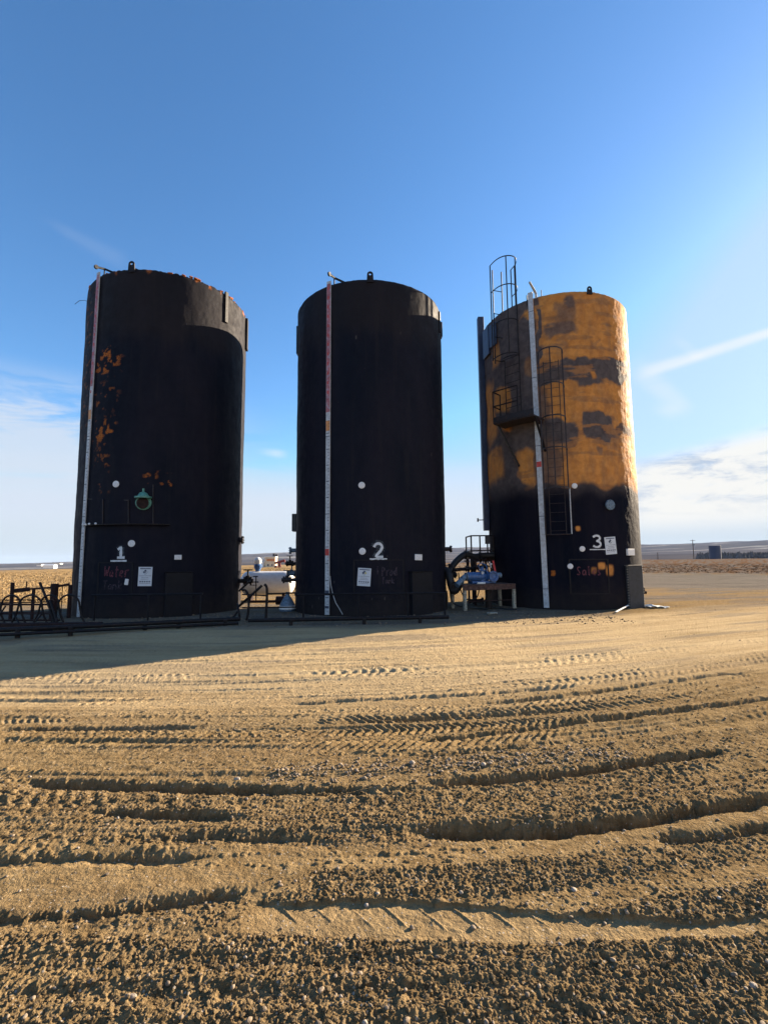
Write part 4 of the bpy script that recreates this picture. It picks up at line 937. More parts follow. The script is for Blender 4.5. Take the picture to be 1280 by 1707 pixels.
# steel stand
g0, g1 = gnd(775, 1018), gnd(857, 1014); sroot = thing('steel_stand', 'low stand with rusty top on pale worn steel legs', 'table', (float(g0[0] + g1[0]) / 2, float(g0[1]) + .45, 0))
ex = (Vector(g1) - Vector(g0)).normalized(); ey = Vector((-ex.y, ex.x, 0)); Ls = (Vector(g1) - Vector(g0)).length; Ms = Matrix((ex, ey, UP)).transposed()
g0 = Vector((g0[0], g0[1], 0)); zt = .82; ds = .85
mb = MB(); mb.bbox(g0 + ex * Ls / 2 + ey * ds / 2 + UP * (zt - .03), (Ls + .12, ds + .12, .05), Ms, .008); mb.bbox(g0 + ex * Ls / 2 - ey * .03 + UP * (zt - .12), (Ls + .1, .05, .13), Ms, .006); mb.build('stand_top', 'rusty_top', sroot)
for sx in (0, 1):
    for sy in (0, 1):
        mb = MB(); mb.bbox(g0 + ex * (Ls * sx) + ey * (ds * sy) + UP * (zt - .055) / 2, (.10, .09, zt - .055), Ms, .006); mb.build('leg', 'cream_steel', sroot)
mb = MB(); mb.bbox(g0 + ex * Ls / 2 + ey * .02 + UP * .28, (Ls - .14, .03, .03), Ms, .004); mb.build('stretcher', 'rusty_brown', sroot)
mb = MB(); q = g0 + ex * Ls * .57 + ey * .3; mb.bbox(q + UP * .38, (.16, .16, .76), Ms, .01); mb.build('centre_post', 'black_metal', sroot)
# blue pump on the stand
pc = g0 + ex * Ls * .48 + ey * .40 + UP * (zt + .0); proot = thing('pump', 'blue pump with round flange resting on the steel stand', 'pump', tuple(pc))
mb = MB(); mb.lathe(pc - ex * .62 + UP * .24, ex, [(0, .06), (.06, .12), (.12, .14), (.6, .15), (.7, .12), (.74, .12), (.74, .19), (.80, .19), (.80, .10), (.95, .10), (.95, .15), (1.0, .15), (1.02, .05)], 20)
mb.bbox(pc + UP * .05, (.9, .3, .08), Ms, .01); mb.bbox(pc + ex * .0 + UP * .14, (.16, .2, .14), Ms, .02); mb.build('pump_body', 'blue_paint', proot, smooth=True)
mb = MB(); fc = pc + ex * .30 - ey * .22 + UP * .24; mb.lathe(fc, -ey, [(-.12, .11), (0, .11), (0, .18), (.05, .18), (.05, .12), (.0501, .12), (.02, .10), (.02, .02)], 22)
for k in range(8): mb.lathe(fc - ey * .05 + (ex * math.cos(k * .785) + UP * math.sin(k * .785)) * .15, -ey, [(0, .018), (.02, .018)], 6)
mb.build('flange', 'blue_paint', proot, smooth=True)
mb = MB(); mb.lathe(pc + ex * .02 + UP * .36, UP, [(0, .09), (.06, .09), (.06, .13), (.09, .13), (.10, .06), (.20, .05)], 14); mb.ring(pc + ex * .05 + UP * .55, Vector((.3, -.8, .5)), .15, .015, 20); mb.build('bonnet', 'blue_paint', proot, smooth=True)
mb = MB(); mb.tube(smooth_pts([pc - ex * .55 + UP * .26, pc - ex * .72 + UP * .22 - ey * .1, pc - ex * .92 + UP * .10 - ey * .2, pc - ex * 1.08 - UP * .02 - ey * .25]), [.09] * 18 + [.1], 12); mb.lathe(pc - ex * .86 + UP * .13 - ey * .16, ex, [(0, .13), (.04, .13)], 14); mb.lathe(pc - ex * .64 + UP * .24 - ey * .05, ex, [(0, .14), (.04, .14)], 14); mb.build('inlet_pipe', 'blue_grey_paint', proot, smooth=True)
mb = MB(); q = pc + ex * .52 + UP * .40; mb.bar(q, q + UP * .36 - ex * .07, .06, .03); mb.build('lever', 'red_paint', proot)
mb = MB(); q = pc + ex * .62 + UP * .26; mb.lathe(q, ex, [(-.1, .08), (.1, .10), (.12, .05)], 12); mb.build('outlet_pipe', 'blue_grey_paint', proot, smooth=True)
mb = MB(); mb.lathe(pc + ex * .35 + UP * .52, UP, [(0, .03), (.1, .03), (.1, .06), (.16, .06)], 10); mb.lathe(pc - ex * .1 - ey * .2 + UP * .36, -ey, [(0, .05), (.03, .05)], 12); mb.build('pressure_gauge', 'galvanised', proot, smooth=True)
mb = MB(); mb.lathe(pc - ex * .35 - ey * .30 + UP * .03, ex, [(0, .03), (.28, .035)], 10); o = mb.build('pipe_offcut', 'rag_white', None, tuple(pc - ex * .35 - ey * .3 - UP * .0)); tag(o, 'short white pipe offcut lying beside the blue pump', 'pipe')
# raised catwalk with railing left of tank 3
cr_ = thing('catwalk', 'raised steel catwalk with pipe railing beside tank 3', 'catwalk', (3.6, 18.3, 0)); zc_ = A(800, 925, 17.9).z
xs = [A(785, 900, 17.9).x, A(799.5, 900, 17.9).x, A(812, 900, 17.9).x, A(822, 900, 17.9).x]
mb = MB(); zt2 = A(800, 893, 17.9).z; zm = A(800, 918, 17.9).z
for zz in (zt2, zm): mb.tube([(xs[0], 17.9, zz), (xs[3], 17.9, zz)], .028, 6); mb.tube([(xs[0], 17.9, zz), (xs[0], 19.0, zz)], .028, 6)
for xx in xs: mb.tube([(xx, 17.9, zc_ - .3), (xx, 17.9, zt2)], .028, 6)
mb.tube([(xs[0], 19, zc_ - .3), (xs[0], 19, zt2)], .028, 6)
mb.build('railing', 'black_metal', cr_, smooth=True)
mb = MB(); mb.bbox(((xs[0] + xs[3]) / 2, 18.45, zc_ - .12), (xs[3] - xs[0], 1.2, .06), None, .005); mb.bbox(((xs[0] + xs[3]) / 2, 17.86, zc_ - .14), (xs[3] - xs[0], .04, .22), None, .005); mb.bbox(((xs[0] + xs[3]) / 2, 17.86, zc_ - .42), (xs[3] - xs[0], .04, .05), None, .005); mb.build('deck', 'rusty_brown', cr_)
for xx, yy in ((xs[0] + .04, 18.0), (xs[0] + .04, 18.9), (xs[3] - .1, 18.9)):
    mb = MB(); mb.tube([(xx, yy, -.02), (xx, yy, zc_ - .12)], .04, 8); mb.build('leg', 'rusty_brown', cr_)
mb = MB(); mb.bbox(A(812, 900, 17.8), (.16, .1, .30), None, .01); mb.build('junction_box', 'box_grey', cr_)

# ================================================================== pipes and rails before the tanks
def rail(name, label, pts, z, r, posts, m, group=None, second=None, cat='rail'):
    root = thing(name, label, cat, tuple(Vector(pts[0]) * 1), group)
    mb = MB(); mb.tube([Vector((p[0], p[1], z + (p[2] if len(p) > 2 else 0))) for p in pts], r, 10); mb.build('rail_pipe', m, root, smooth=True)
    if second: mb = MB(); mb.tube([Vector((p[0], p[1] - .12, second)) for p in pts], r * .7, 8); mb.build('rail_pipe', m, root, smooth=True)
    for (px_, py_) in posts: mb = MB(); mb.tube([(px_, py_, -.05), (px_, py_, z)], r * .95, 8); mb.build('post', m, root, smooth=True)
    return root
def gx(u, v): g = gnd(u, v); return (float(g[0]), float(g[1]))
p0, p1, p2 = gx(-60, 1064), gx(242, 1049), gx(400, 1041)
rail('pipe_rail', 'long black pipe on short stubs before tank 1', [(*p0, 0), (*p1, 0), (*p2, 0)], .14, .055, [gx(30, 1060), gx(118, 1056), p1, gx(298, 1046), gx(376, 1043)], 'black_metal', 'low pipes before the tanks', .05)
p3, p4 = gx(414, 1043), gx(748, 1037)
rail('pipe_rail', 'black pipe on short stubs running from tank 1 past the foot of tank 2', [(*p3, 0), (*p4, 0)], .13, .05, [gx(485, 1042), gx(607, 1040), gx(700, 1038)], 'black_metal', 'low pipes before the tanks')
p5, p6 = (-2.55, 13.75), (1.75, 13.85)
rail('guard_rail', 'dark knee-high guard rail before the middle tank', [(*p5, 0), (*p6, 0)], .68, .03, [(-2.3, 13.76), (-.75, 13.8), (.65, 13.82), (1.7, 13.85)], 'box_dark', 'guard rails close to the tanks')
p7, p8 = (-8.3, 13.75), (-5.2, 13.9)
rail('guard_rail', 'dark knee-high guard rail in front of the red Water lettering', [(*p7, 0), (*p8, 0)], .72, .03, [(-8.2, 13.76), (-6.7, 13.8), (-5.25, 13.9)], 'box_dark', 'guard rails close to the tanks')
# rack of hoops on the far left
Yh = 12.3
hr = thing('hoop_rack', 'low rack of dark hoops left of tank 1', 'rack', (-9.6, Yh, 0))
zh = lambda v: float(at(60, v, Yh)[2]); xh = lambda u: float(at(u, 1010, Yh)[0])
mb = MB()
for v, r_ in ((999, .014), (1006.5, .026), (1022, .018), (1033, .024), (1042, .02)): mb.tube([(xh(-90), Yh, zh(v)), (xh(90 if v < 1030 else 102), Yh, zh(v) - .02)], r_, 6)
mb.build('rack_rail', 'rusty_brown', hr, smooth=True)
for u, w_ in ((-50, 20), (-16, 18), (20, 16), (52, 20), (84, 15), (116, 18)):
    mb = MB(); x0, x1 = xh(u - w_), xh(u + w_); rad = (x1 - x0) / 2; cx = (x0 + x1) / 2; zt_ = zh(992); pts = [(x0 - .20, Yh - .02, .03), (x0 - .05, Yh - .02, (zt_ - rad) * .6), (x0, Yh - .02, zt_ - rad)] + [(cx - math.cos(a) * rad, Yh - .02, zt_ - rad + math.sin(a) * rad) for a in np.linspace(0, math.pi, 13)] + [(x1 + .05, Yh - .02, (zt_ - rad) * .6), (x1 + .20, Yh - .02, .03)]
    mb.tube(pts, .024, 8); mb.build('hoop', 'black_metal', hr, smooth=True)
mb = MB(); mb.tube([A(67, 971, Yh + .1), A(80, 1003, Yh), A(92, 1040, Yh - .1)], .03, 8); mb.tube([A(84, 1000, Yh), A(96, 1037, Yh - .2)], .03, 8); mb.tube([A(10, 1010, Yh - .2), A(-6, 1035, Yh - .2)], .02, 6); mb.tube([A(34, 1042, Yh - .2), A(22, 1020, Yh)], .02, 6); mb.tube([A(60, 1036, Yh - .2), A(72, 1022, Yh)], .02, 6); mb.build('slanting_bar', 'black_metal', hr, smooth=True)
mb = MB(); c = A(52, 1050, 11.9); mb.bbox((c.x, 12.1, .10), (3.2, .16, .14), None, .02); mb.bbox((c.x + .3, 11.85, .05), (.5, .14, .10), None, .02); mb.build('skid_beam', 'rusty_brown', hr)
Yg = 14.3
gt = thing('pipe_gate', 'dark rusty pipe gate behind the hoops left of tank 1', 'gate', (-10.2, Yg, 0)); xg = lambda u, v=1000: float(at(u, v, Yg)[0]); zg = lambda v, u=60: float(at(u, v, Yg)[2])
mb = MB(); mb.bar(A(25, 985, Yg), A(50, 982, Yg), .03, .12); mb.tube([A(24, 984, Yg), A(92, 979, Yg)], .028, 8); mb.tube([A(92, 978, Yg), A(117, 974, Yg + .2)], .035, 8); mb.tube([A(-30, 1006, Yg), A(92, 1003, Yg)], .02, 6); mb.tube([A(-30, 1022, Yg), A(92, 1020, Yg)], .02, 6); mb.build('gate_rail', 'rusty_brown', gt, smooth=True)
for u, v, r_ in ((22, 971, .05), (92, 973, .10), (57, 980, .045), (118, 975, .055), (45, 969, .016), (105, 975, .012)):
    mb = MB(); q = A(u, v, Yg + (.2 if u > 100 else 0)); mb.tube([(q.x, q.y, -.03 if u not in (45,) else zg(982)), (q.x, q.y, q.z)], r_, 8); mb.build('gate_post', 'rusty_brown', gt, smooth=True)
# bent bars between tanks 1 and 2
Yb = 13.4
br_ = thing('bent_bar_rack', 'bent black bars and hook standing between tanks 1 and 2', 'rack', (-3.7, Yb, 0))
def bent(pts, r, name='bent_bar', m='black_metal'):
    mb = MB(); mb.tube(smooth_pts([A(u, v, y) for u, v, y in pts], 4), r, 8); mb.build(name, m, br_, smooth=True)
bent([(399, 985, Yb + 1), (409, 976, Yb + .8), (417, 968, Yb + .8)], .030, 'slanting_bar'); bent([(398, 1011, Yb + .5), (414, 997, Yb), (437, 976, Yb)], .035, 'slanting_bar')
bent([(403, 984, Yb), (409, 984, Yb), (413, 990, Yb), (415, 1000, Yb), (414, 1020, Yb), (411, 1034, Yb)], .032)
bent([(441, 974, Yb), (445, 980, Yb), (445, 1000, Yb), (444, 1018, Yb), (443, 1034, Yb)], .036, 'hook')
bent([(427, 961, Yb + 3), (427, 1002, Yb + 3)], .018, 'tall_pin'); bent([(422, 961, Yb + 3), (430, 961, Yb + 3)], .018, 'pin_handle')
bent([(400, 1033, Yb), (398, 1018, Yb), (396, 1006, Yb + .4)], .03); bent([(396, 1020, Yb + .2), (385, 1034, Yb)], .03)
mb = MB(); mb.tube([A(446, 990, Yb + .2), A(500, 988, Yb + .2)], .022, 8); mb.tube([A(404, 1013, Yb + .6), A(495, 1012, Yb + .6)], .02, 8); mb.tube([A(404, 991, Yb + .6), A(446, 993, Yb + .6)], .02, 8); mb.build('cross_bar', 'black_metal', br_, smooth=True)
# propane tank
Yp = 20.6; zp0 = A(450, 972, Yp).z; xa, xb = A(401, 970, Yp).x, A(492, 970, Yp).x; rp = .50
pt_ = thing('propane_tank', 'white horizontal propane tank seen between tanks 1 and 2', 'gas tank', ((xa + xb) / 2, Yp, 0))
mb = MB(); L = xb - xa; mb.lathe((xa, Yp, zp0), (1, 0, 0), [(0, .02), (.02, .16), (.06, .28), (.13, .40), (.22, .475), (.32, rp)] + [(L * k / 6, rp) for k in (1.2, 2, 3, 4, 4.8)] + [(L - .32, rp), (L - .22, .475), (L - .13, .40), (L - .06, .28), (L - .02, .16), (L, .02)], 40); mb.build('vessel', 'propane_white', pt_, smooth=True, auto=50)
for xx in (xa + .45, xb - .45): mb = MB(); mb.bbox((xx, Yp, (zp0 - rp) / 2 + .06), (.10, .5, zp0 - rp + .16), None, .01); mb.build('leg', 'rusty_brown', pt_)
mb = MB(); q = A(430, 945, Yp); mb.lathe((q.x, Yp, zp0 + rp - .05), UP, [(0, .09), (.1, .10), (.2, .16), (.3, .17), (.36, .12)], 18); dm = mb.build('valve_dome', 'blue_paint', pt_, smooth=True)
mb = MB(); mb.lathe((q.x, Yp, zp0 + rp + .30), UP, [(0, .11), (.06, .15), (.18, .16), (.26, .10), (.3, .03)], 18); mb.build('dome_lid', 'propane_white', dm, smooth=True)
mb = MB() # small blue lettering-like band of rows on the vessel
for row, (z_, n_) in enumerate(((.07, 6), (-.06, 5))):
    xx = A(418, 965, Yp - rp).x
    for k in range(n_):
        wd = random.uniform(.03, .055); zz = zp0 + z_; yy = Yp - math.sqrt(rp**2 - z_**2) - .004; mb.box((xx, yy, zz), (wd, .004, .065 if row == 0 else .04)); xx += wd + .02
mb.build('vessel_marking', 'placard_ink', pt_)
# blue and white cone jug
c = gnd(476, 1020); c = Vector((c[0], c[1] + .3, 0)); jr = thing('jug', 'blue and white cone shaped jug beside tank 2', 'jug', tuple(c))
mb = MB(); mb.lathe(c, UP, [(0, .25), (.06, .27), (.20, .25), (.38, .16), (.50, .07), (.56, .06)], 20); mb.mi = 0; jb = mb.build('jug_body', 'blue_grey_paint', jr, smooth=True)
mb = MB(); mb.lathe(c + UP * .07, UP, [(0, .272), (.11, .258)], 20, cap=False); mb.build('jug_band', 'rag_white', jb, smooth=True)
mb = MB(); mb.lathe(c + UP * .56, UP, [(0, .07), (.05, .07), (.06, .04)], 14); mb.build('cap', 'black_rubber', jr, smooth=True)
# dark clutter low behind
mb = MB(); c = gnd(455, 1003, .15); mb.tube([(c[0] - .9, c[1], .16), (c[0] + .2, c[1], .16), (c[0] + .2, c[1], .3)], .05, 8); mb.lathe((c[0] + .15, c[1] - .1, .2), (1, 0, 0), [(0, .16), (.3, .16)], 14); o = mb.build('suction_pipe', 'rusty_brown', None, (c[0], c[1], 0), smooth=True); tag(o, 'rusty pipe with round end lying under the white propane tank', 'pipe')
mb = MB(); g = gnd(810, 1016); mb.tube(smooth_pts([gnd(785, 1012, .02), gnd(805, 1015, .03), gnd(822, 1013, .02), gnd(842, 1015, .03), gnd(861, 1016, .02)]), .022, 6); o = mb.build('loose_hose', 'black_rubber', None, (g[0], g[1], 0), smooth=True); tag(o, 'thin black hose lying on the ground below the steel stand', 'hose')
mb = MB(); g = gnd(820, 1024); mb.bbox((g[0], g[1], .03), (.32, .12, .06), Matrix.Rotation(.3, 3, 'Z'), .02); o = mb.build('wood_block', 'cream_steel', None, (g[0], g[1], 0)); tag(o, 'small pale block on the ground before the steel stand', 'block')
# white scrap by tank 3, thin pale lath
g = gnd(1093, 1013); n = 14
vx = []
for a in range(n):
    for b in range(6):
        s_, t_ = a / (n - 1) - .5, b / 5 - .5; vx.append((g[0] + s_ * .62 + .04 * math.sin(b * 2.1), g[1] + t_ * .5 + .05 * math.sin(a * 1.3), .035 + .022 * math.sin(a * 1.1 + b * .9) + .05 * math.exp(-((a - 4) / 2)**2)))
mb = MB(); mb.add(vx, [(a * 6 + b, a * 6 + b + 1, a * 6 + b + 7, a * 6 + b + 6) for a in range(n - 1) for b in range(5)]); vb = [(v[0], v[1], v[2] - .02) for v in vx]
mb.add(vb, [(a * 6 + b, a * 6 + b + 6, a * 6 + b + 7, a * 6 + b + 1) for a in range(n - 1) for b in range(5)])
o = mb.build('plastic_sheet', 'rag_white', None, (g[0], g[1], 0), smooth=True); tag(o, 'crumpled white sheet on the dirt right of tank 3', 'sheet')
a_, b_ = gnd(1026, 1020, .02), gnd(1047, 1013, .02); mb = MB(); mb.bar(a_, (b_[0], b_[1], .10), .05, .02); o = mb.build('wooden_lath', 'rag_white', None, tuple(a_)); tag(o, 'thin pale lath leaning low before the grey box of tank 3', 'lath')

# ================================================================== far things
def zat(u, v, y): return float(at(u, v, y)[2])
Yf = 300.0; c = A(1192, 931.5, Yf)
ft_ = thing('storage_tank', 'small dark square-topped tank on the far field at right', 'storage tank', tuple(c)); wd = 17.0 / F * Yf; ht = A(1192, 909.5, Yf).z - c.z
mb = MB(); mb.lathe((c.x, c.y, c.z - .5), UP, [(0, wd / 2), (ht + .4, wd / 2), (ht + .5, wd / 2 - .15)], 32); s_ = mb.build('shell', 'navy_plate', ft_, smooth=True)
mb = MB(); mb.lathe((c.x, c.y, c.z + ht), UP, [(0, wd / 2 - .1), (.35, .1)], 24); mb.build('roof', 'dark_steel', ft_, smooth=True)
def pole(u, vb, vt, Y_, label, arm=True, group=None):
    c = A(u, vb, Y_); top = A(u, vt, Y_); rt = thing('power_pole', label, 'power pole', tuple(c), group)
    mb = MB(); mb.tube([(c.x, c.y, c.z - 1), (c.x, c.y, top.z)], [.24, .17], 8); mb.build('pole_shaft', 'wood_pole', rt, smooth=True)
    if arm:
        mb = MB(); mb.bar((c.x - 1.6, c.y, top.z - .6), (c.x + 1.6, c.y, top.z - .6), .2, .2); mb.build('crossarm', 'wood_pole', rt)
        mb = MB(); mb.lathe((c.x + .55, c.y - .3, top.z - 3.8), UP, [(0, .4), (1.3, .4)], 10); mb.build('transformer', 'roof_grey', rt)
pole(1156, 932, 899.5, 300, 'wooden power pole with crossarm on the far field right of tank 3'); pole(1096, 930.5, 921, 330, 'thin bare pole on the far field close right of tank 3', False)
# pale building far left
Yf = 700.0; c = A(84, 946.5, Yf); z0 = c.z; hr_ = thing('farm_building', 'long white farm building far across the valley at left', 'building', (c.x, c.y, z0)); wd = 18 / F * Yf
mb = MB(); mb.box((c.x, c.y, z0 + 1.2), (wd, 8, 4.6)); mb.build('wall', 'far_white', hr_)
mb = MB(); mb.add([(c.x - wd / 2 - .3, c.y - 4.3, z0 + 3.5), (c.x + wd / 2 + .3, c.y - 4.3, z0 + 3.5), (c.x + wd / 2 + .3, c.y, z0 + 5.2), (c.x - wd / 2 - .3, c.y, z0 + 5.2), (c.x - wd / 2 - .3, c.y + 4.3, z0 + 3.5), (c.x + wd / 2 + .3, c.y + 4.3, z0 + 3.5)], [(0, 1, 2, 3), (3, 2, 5, 4), (0, 3, 4), (1, 5, 2)]); mb.build('roof', 'far_white', hr_)
for u, v, w_, hh, lb in ((68, 942.5, 8, 2.2, 'low pale shed far away left of the long white farm building'), (97, 939.8, 12, 1.6, 'dark roofed sheds far behind the long white farm building')):
    c = A(u, v, 760); rt = thing('shed', lb, 'building', tuple(c)); wd = w_ / F * 760
    mb = MB(); mb.box((c.x, c.y, c.z), (wd, 7, hh)); mb.build('wall', 'far_white', rt); mb = MB(); mb.box((c.x, c.y, c.z + hh / 2 + .4), (wd + .6, 7.6, .8)); mb.build('roof', 'roof_grey' if u < 80 else 'dark_steel', rt)
# well site building and red pump between tanks 1 and 2
Yf = 150.0; c = A(452, 948, Yf); wb = thing('well_site_building', 'cream and orange building far beyond the white propane tank', 'building', tuple(c))
k = Yf / F; z1 = A(452, 929, Yf).z
mb = MB(); mb.box((c.x, c.y, (c.z - .6 + z1) / 2), (17 * k, 3, z1 - c.z + .6)); wl_ = mb.build('wall', 'cream_wall', wb)
mb = MB(); mb.box((c.x + 1.2 * k, c.y - 1.53, z1 - 4.5 * k), (13 * k, .05, 3.5 * k)); mb.build('orange_band', 'orange_wall', wb)
mb = MB(); mb.box((c.x, c.y, z1 + .1), (18 * k, 3.3, .2)); mb.build('roof', 'far_white', wb)
for du, w_, h_ in ((-3, 2.4, 3), (3.6, 2.0, 2.6)): mb = MB(); mb.box((c.x + du * k, c.y - 1.53, c.z + 6 * k), (w_ * k, .04, h_ * k)); mb.build('window', 'navy_plate', wb)
c2 = A(437, 947, Yf); mb = MB(); mb.bbox((c2.x, c2.y, c2.z + 5 * k), (9 * k, 3, 11 * k), None, .1); mb.bbox((c2.x - 1 * k, c2.y, c2.z + 13 * k), (5 * k, 2, 5 * k), None, .1); o = mb.build('treater_vessel', 'propane_white', None, tuple(c2)); tag(o, 'white boxy oilfield unit left of the cream and orange building', 'equipment')
c2 = A(466, 950, 140); pj = thing('pumpjack', 'dark red pumpjack right of the cream and orange building', 'pumpjack', tuple(c2)); k = 140 / F
mb = MB()
for s_ in (-1, 1): mb.bar((c2.x + s_ * 3 * k, c2.y, c2.z - .5), (c2.x, c2.y, c2.z + 13 * k), .35, .35)
mb.build('samson_post', 'dark_red', pj); mb = MB(); mb.bar((c2.x - 8 * k, c2.y, c2.z + 11 * k), (c2.x + 8 * k, c2.y, c2.z + 15.5 * k), .4, .6); mb.bbox((c2.x + 8.5 * k, c2.y, c2.z + 14 * k), (1.6 * k, .6, 5 * k), None, .1); mb.build('walking_beam', 'dark_red', pj)
mb = MB(); mb.bbox((c2.x - 6 * k, c2.y, c2.z + 4 * k), (4 * k, 1.2, 6 * k), None, .2); mb.build('counterweight', 'dark_red', pj)
for u, v in ((456.5, 923), (461, 924)):
    c = A(u, v + 24, 200); o = MB(); o.tube([(c.x, c.y, c.z - 2), (c.x, c.y, A(u, v, 200).z)], .5, 10); oo = o.build('vent_stack', 'dark_steel', None, tuple(c)); tag(oo, 'dark vent stack rising over the cream building, %s one' % ('left' if u < 460 else 'right'), 'stack', 'vent stacks over the cream building')

# far wood beyond the field at right and hedges on the valley floor (stuff)
def wood():
    V = []; Fs = []; rs = np.random.RandomState(5)
    def crown(cx, cy, cz, rad, hg):
        o = len(V); n = 7; m = 4
        for a in range(m):
            for b in range(n):
                th = 2 * math.pi * b / n; ph = (a + .5) / m * math.pi; rr_ = rad * math.sin(ph) * rs.uniform(.6, 1.25)
                V.append((cx + rr_ * math.cos(th), cy + rr_ * math.sin(th), cz + hg * (.5 - .5 * math.cos(ph)) * rs.uniform(.85, 1.2)))
        for a in range(m - 1):
            for b in range(n): Fs.append((o + a * n + b, o + a * n + (b + 1) % n, o + (a + 1) * n + (b + 1) % n, o + (a + 1) * n + b))
    for k in range(5200):
        az_ = rs.uniform(33, 52) if k < 3600 else rs.uniform(3, 30); d = rs.uniform(900, 1500) if k < 3600 else rs.uniform(1300, 2300)
        x = d * math.sin(az_ / deg); y = d * math.cos(az_ / deg)
        base = -22 if k < 3600 else -36
        crown(x, y, base, rs.uniform(3, 6.5), rs.uniform(9, 15) * (1.0 if k < 3600 else .6) + 15)
    for k in range(700):
        az_ = rs.uniform(-45, -20); d = rs.choice([1250, 1700, 2300]) + rs.uniform(-30, 30); x = d * math.sin(az_ / deg); y = d * math.cos(az_ / deg)
        crown(x, y, -34, rs.uniform(6, 12), rs.uniform(6, 9))
    o = np_mesh('distant_wood', np.array(V), np.array(Fs), 'twigs', smooth=False); tag(o, 'bare grey brown woodland along the valley beyond the fields', 'woodland', kind='stuff')
wood()

# ================================================================== stuff: clods, stones, grass
def ico():
    t = (1 + 5**.5) / 2; v = np.array([(-1, t, 0), (1, t, 0), (-1, -t, 0), (1, -t, 0), (0, -1, t), (0, 1, t), (0, -1, -t), (0, 1, -t), (t, 0, -1), (t, 0, 1), (-t, 0, -1), (-t, 0, 1)], float); v /= np.linalg.norm(v[0])
    f = np.array([(0, 11, 5), (0, 5, 1), (0, 1, 7), (0, 7, 10), (0, 10, 11), (1, 5, 9), (5, 11, 4), (11, 10, 2), (10, 7, 6), (7, 1, 8), (3, 9, 4), (3, 4, 2), (3, 2, 6), (3, 6, 8), (3, 8, 9), (4, 9, 5), (2, 4, 11), (6, 2, 10), (8, 6, 7), (9, 8, 1)])
    return v, f
def sub(v, f):
    nv = list(map(tuple, v)); mid = {}; nf = []
    def m(a, b):
        k = (min(a, b), max(a, b))
        if k not in mid:
            q = (np.array(nv[a]) + np.array(nv[b])) / 2; q /= np.linalg.norm(q); mid[k] = len(nv); nv.append(tuple(q))
        return mid[k]
    for a, b, c in f:
        x, y, z = m(a, b), m(b, c), m(c, a); nf += [(a, x, z), (b, y, x), (c, z, y), (x, y, z)]
    return np.array(nv), np.array(nf)
def scatter(name, label, cat, m, pts, rads, rough=.35, flat=.75, smooth=True, hi=False, sink=.35):
    v, f = ico()
    if hi: v, f = sub(v, f)
    n = len(pts); h, *_ = ground_h(pts[:, 0], pts[:, 1])
    nv = len(v); VV = np.repeat(v[None], n, 0) * (1 + rough * (rng.rand(n, nv, 1) - .5) * 2)
    an = rng.rand(n) * 6.283; sc = np.stack([.8 + .6 * rng.rand(n), .7 + .4 * rng.rand(n), flat * (.7 + .5 * rng.rand(n))], 1)
    VV = VV * sc[:, None, :] * rads[:, None, None]
    ca, sa = np.cos(an)[:, None], np.sin(an)[:, None]; X_ = VV[..., 0] * ca - VV[..., 1] * sa; Y_ = VV[..., 0] * sa + VV[..., 1] * ca
    out = np.stack([X_ + pts[:, 0:1], Y_ + pts[:, 1:2], VV[..., 2] + (h + rads * sc[:, 2] * (1 - 2 * sink))[:, None]], -1).reshape(-1, 3)
    Fq = (f[None] + (np.arange(n) * nv)[:, None, None]).reshape(-1, 3)
    o = np_mesh(name, out, Fq, m, smooth=smooth); return tag(o, label, cat, kind='stuff')
def sample(n, rmin, rmax, keep=None, pw=1.0):
    r = rmin * (rmax / rmin)**(rng.rand(n)**pw); a = np.radians(rng.uniform(-46, 46, n)); p = np.stack([r * np.sin(a), r * np.cos(a)], 1)
    if keep is not None:
        h, churn, inp, v = ground_h(p[:, 0], p[:, 1]); p = p[rng.rand(n) < keep(p, churn, inp, v)]
    return p
p = sample(36000, 1.5, 7.5, lambda p, ch, inp, v: np.clip(ch * 1.25 - .25, 0.01, 1) * (1 - inp), 1.1)
scatter('soil_clods', 'loose brown clods of soil churned up over the dirt yard', 'soil', 'clod', p, 0.0025 + .008 * rng.rand(len(p))**3.5, .55, .85, False, False, .3)
p = sample(5000, 1.6, 22, lambda p, ch, inp, v: .25 + .6 * ch)
scatter('gravel', 'rounded brown and grey gravel lying over the dirt yard', 'gravel', 'stone', p, .003 + .009 * rng.rand(len(p))**3, .14, .65, True, True, .25)
p = sample(420, 1.6, 16, lambda p, ch, inp, v: .3 + .5 * ch)
k3 = [(-1.1, 3.72), (.35, 2.47), (.9, 2.50), (1.55, 2.42), (-.1, 2.42), (1.35, 1.95), (-.95, 1.95), (.75, 3.9), (.2, 3.95)]
p = np.vstack([p, k3]); rd = .0035 + .007 * rng.rand(len(p))**3; rd[-len(k3):] = [.020, .012, .012, .010, .016, .013, .012, .018, .022]
scatter('pale_pebbles', 'pale pebbles dotted over the dirt yard', 'pebbles', 'pale_stone', p, rd, .14, .7, True, True, .25)
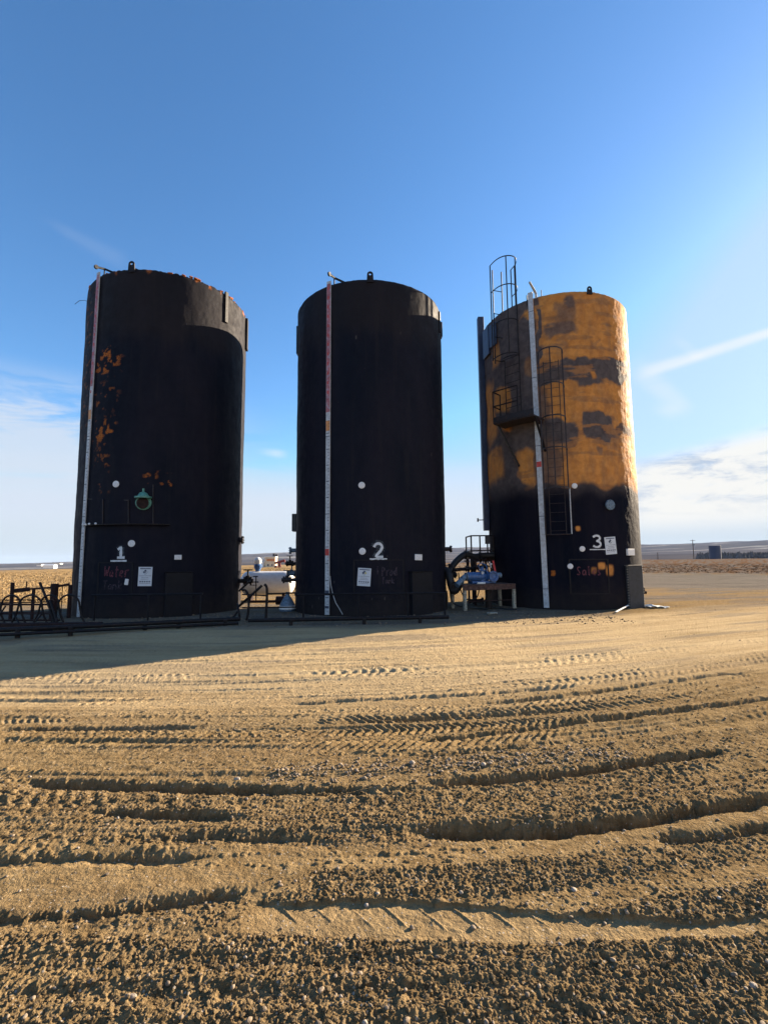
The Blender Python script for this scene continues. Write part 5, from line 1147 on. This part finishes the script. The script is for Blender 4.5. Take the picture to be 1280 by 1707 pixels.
# gravel windrow in the middle distance and rubble at the tanks' feet
q = np.stack([rng.uniform(-.9, 2.0, 900), np.zeros(900)], 1); q[:, 1] = 3.88 + .10 * rng.randn(900) + .12 * q[:, 0]
scatter('gravel_windrow', 'windrow of loose grey gravel crossing the middle of the yard', 'gravel', 'stone', q, .0035 + .012 * rng.rand(len(q))**3, .2, .7, True, True, .2)
q = np.stack([rng.uniform(-11, 6.5, 3000), rng.uniform(12.2, 15.6, 3000)], 1)
scatter('rubble', 'small stones strewn on the gravel at the feet of the tanks', 'gravel', 'stone', q, .010 + .028 * rng.rand(len(q))**5, .2, .6, True, False, .25)
def grass(name, label, m, n, test, hmax):
    d = 20 * (140 / 20)**rng.rand(n); a = np.radians(rng.uniform(-46, 46, n)); x = d * np.sin(a); y = d * np.cos(a)
    keep = test(x, y, d, a); x, y, d = x[keep], y[keep], d[keep]; h, *_ = ground_h(x, y); n = len(x)
    B = 5; x = np.repeat(x, B) + rng.randn(n * B) * .12; y = np.repeat(y, B) + rng.randn(n * B) * .12; h = np.repeat(h, B); hg = .04 + hmax * rng.rand(n * B) * np.repeat(.5 + rng.rand(n), B); th = rng.rand(n * B) * 6.28; wd = .012 + .0006 * np.repeat(d, B)
    lx, ly = rng.randn(n * B) * .09, rng.randn(n * B) * .09
    V = np.stack([np.stack([x - wd * np.cos(th), y - wd * np.sin(th), h - .02], -1), np.stack([x + wd * np.cos(th), y + wd * np.sin(th), h - .02], -1), np.stack([x + lx, y + ly, h + hg], -1)], 1).reshape(-1, 3)
    o = np_mesh(name, V, np.arange(len(V)).reshape(-1, 3), m, smooth=False); tag(o, label, 'grass', kind='stuff')
grass('dry_grass', 'dry straw coloured grass over the field behind the left and middle tanks', 'straw', 26000, lambda x, y, d, a: ((y > 20.5) & (x < -8.5)) | ((y > 26) & (a < 0)), .10)
grass('dry_grass', 'reddish brown dry grass over the far field right of the orange tank', 'straw_red', 30000, lambda x, y, d, a: (d > 66) & (a > 0), .06)
# ================================================================== haze
hm = bpy.data.materials.new('haze_air'); hm.use_nodes = True; t = NT(hm.node_tree); t.n.clear()
vp = t.new('ShaderNodeVolumePrincipled', inp={'Color': (.50, .66, 1.0, 1), 'Density': .000035, 'Anisotropy': 0.0}); t.l.new(vp.outputs[0], t.new('ShaderNodeOutputMaterial').inputs['Volume']); MATS['haze_air'] = hm
mb = MB(); mb.box((0, 0, 74), (24600, 24600, 244)); o = mb.build('haze', 'haze_air', None, (0, 0, 0)); tag(o, 'thin bluish haze over the far valley and hills', 'haze', kind='stuff')
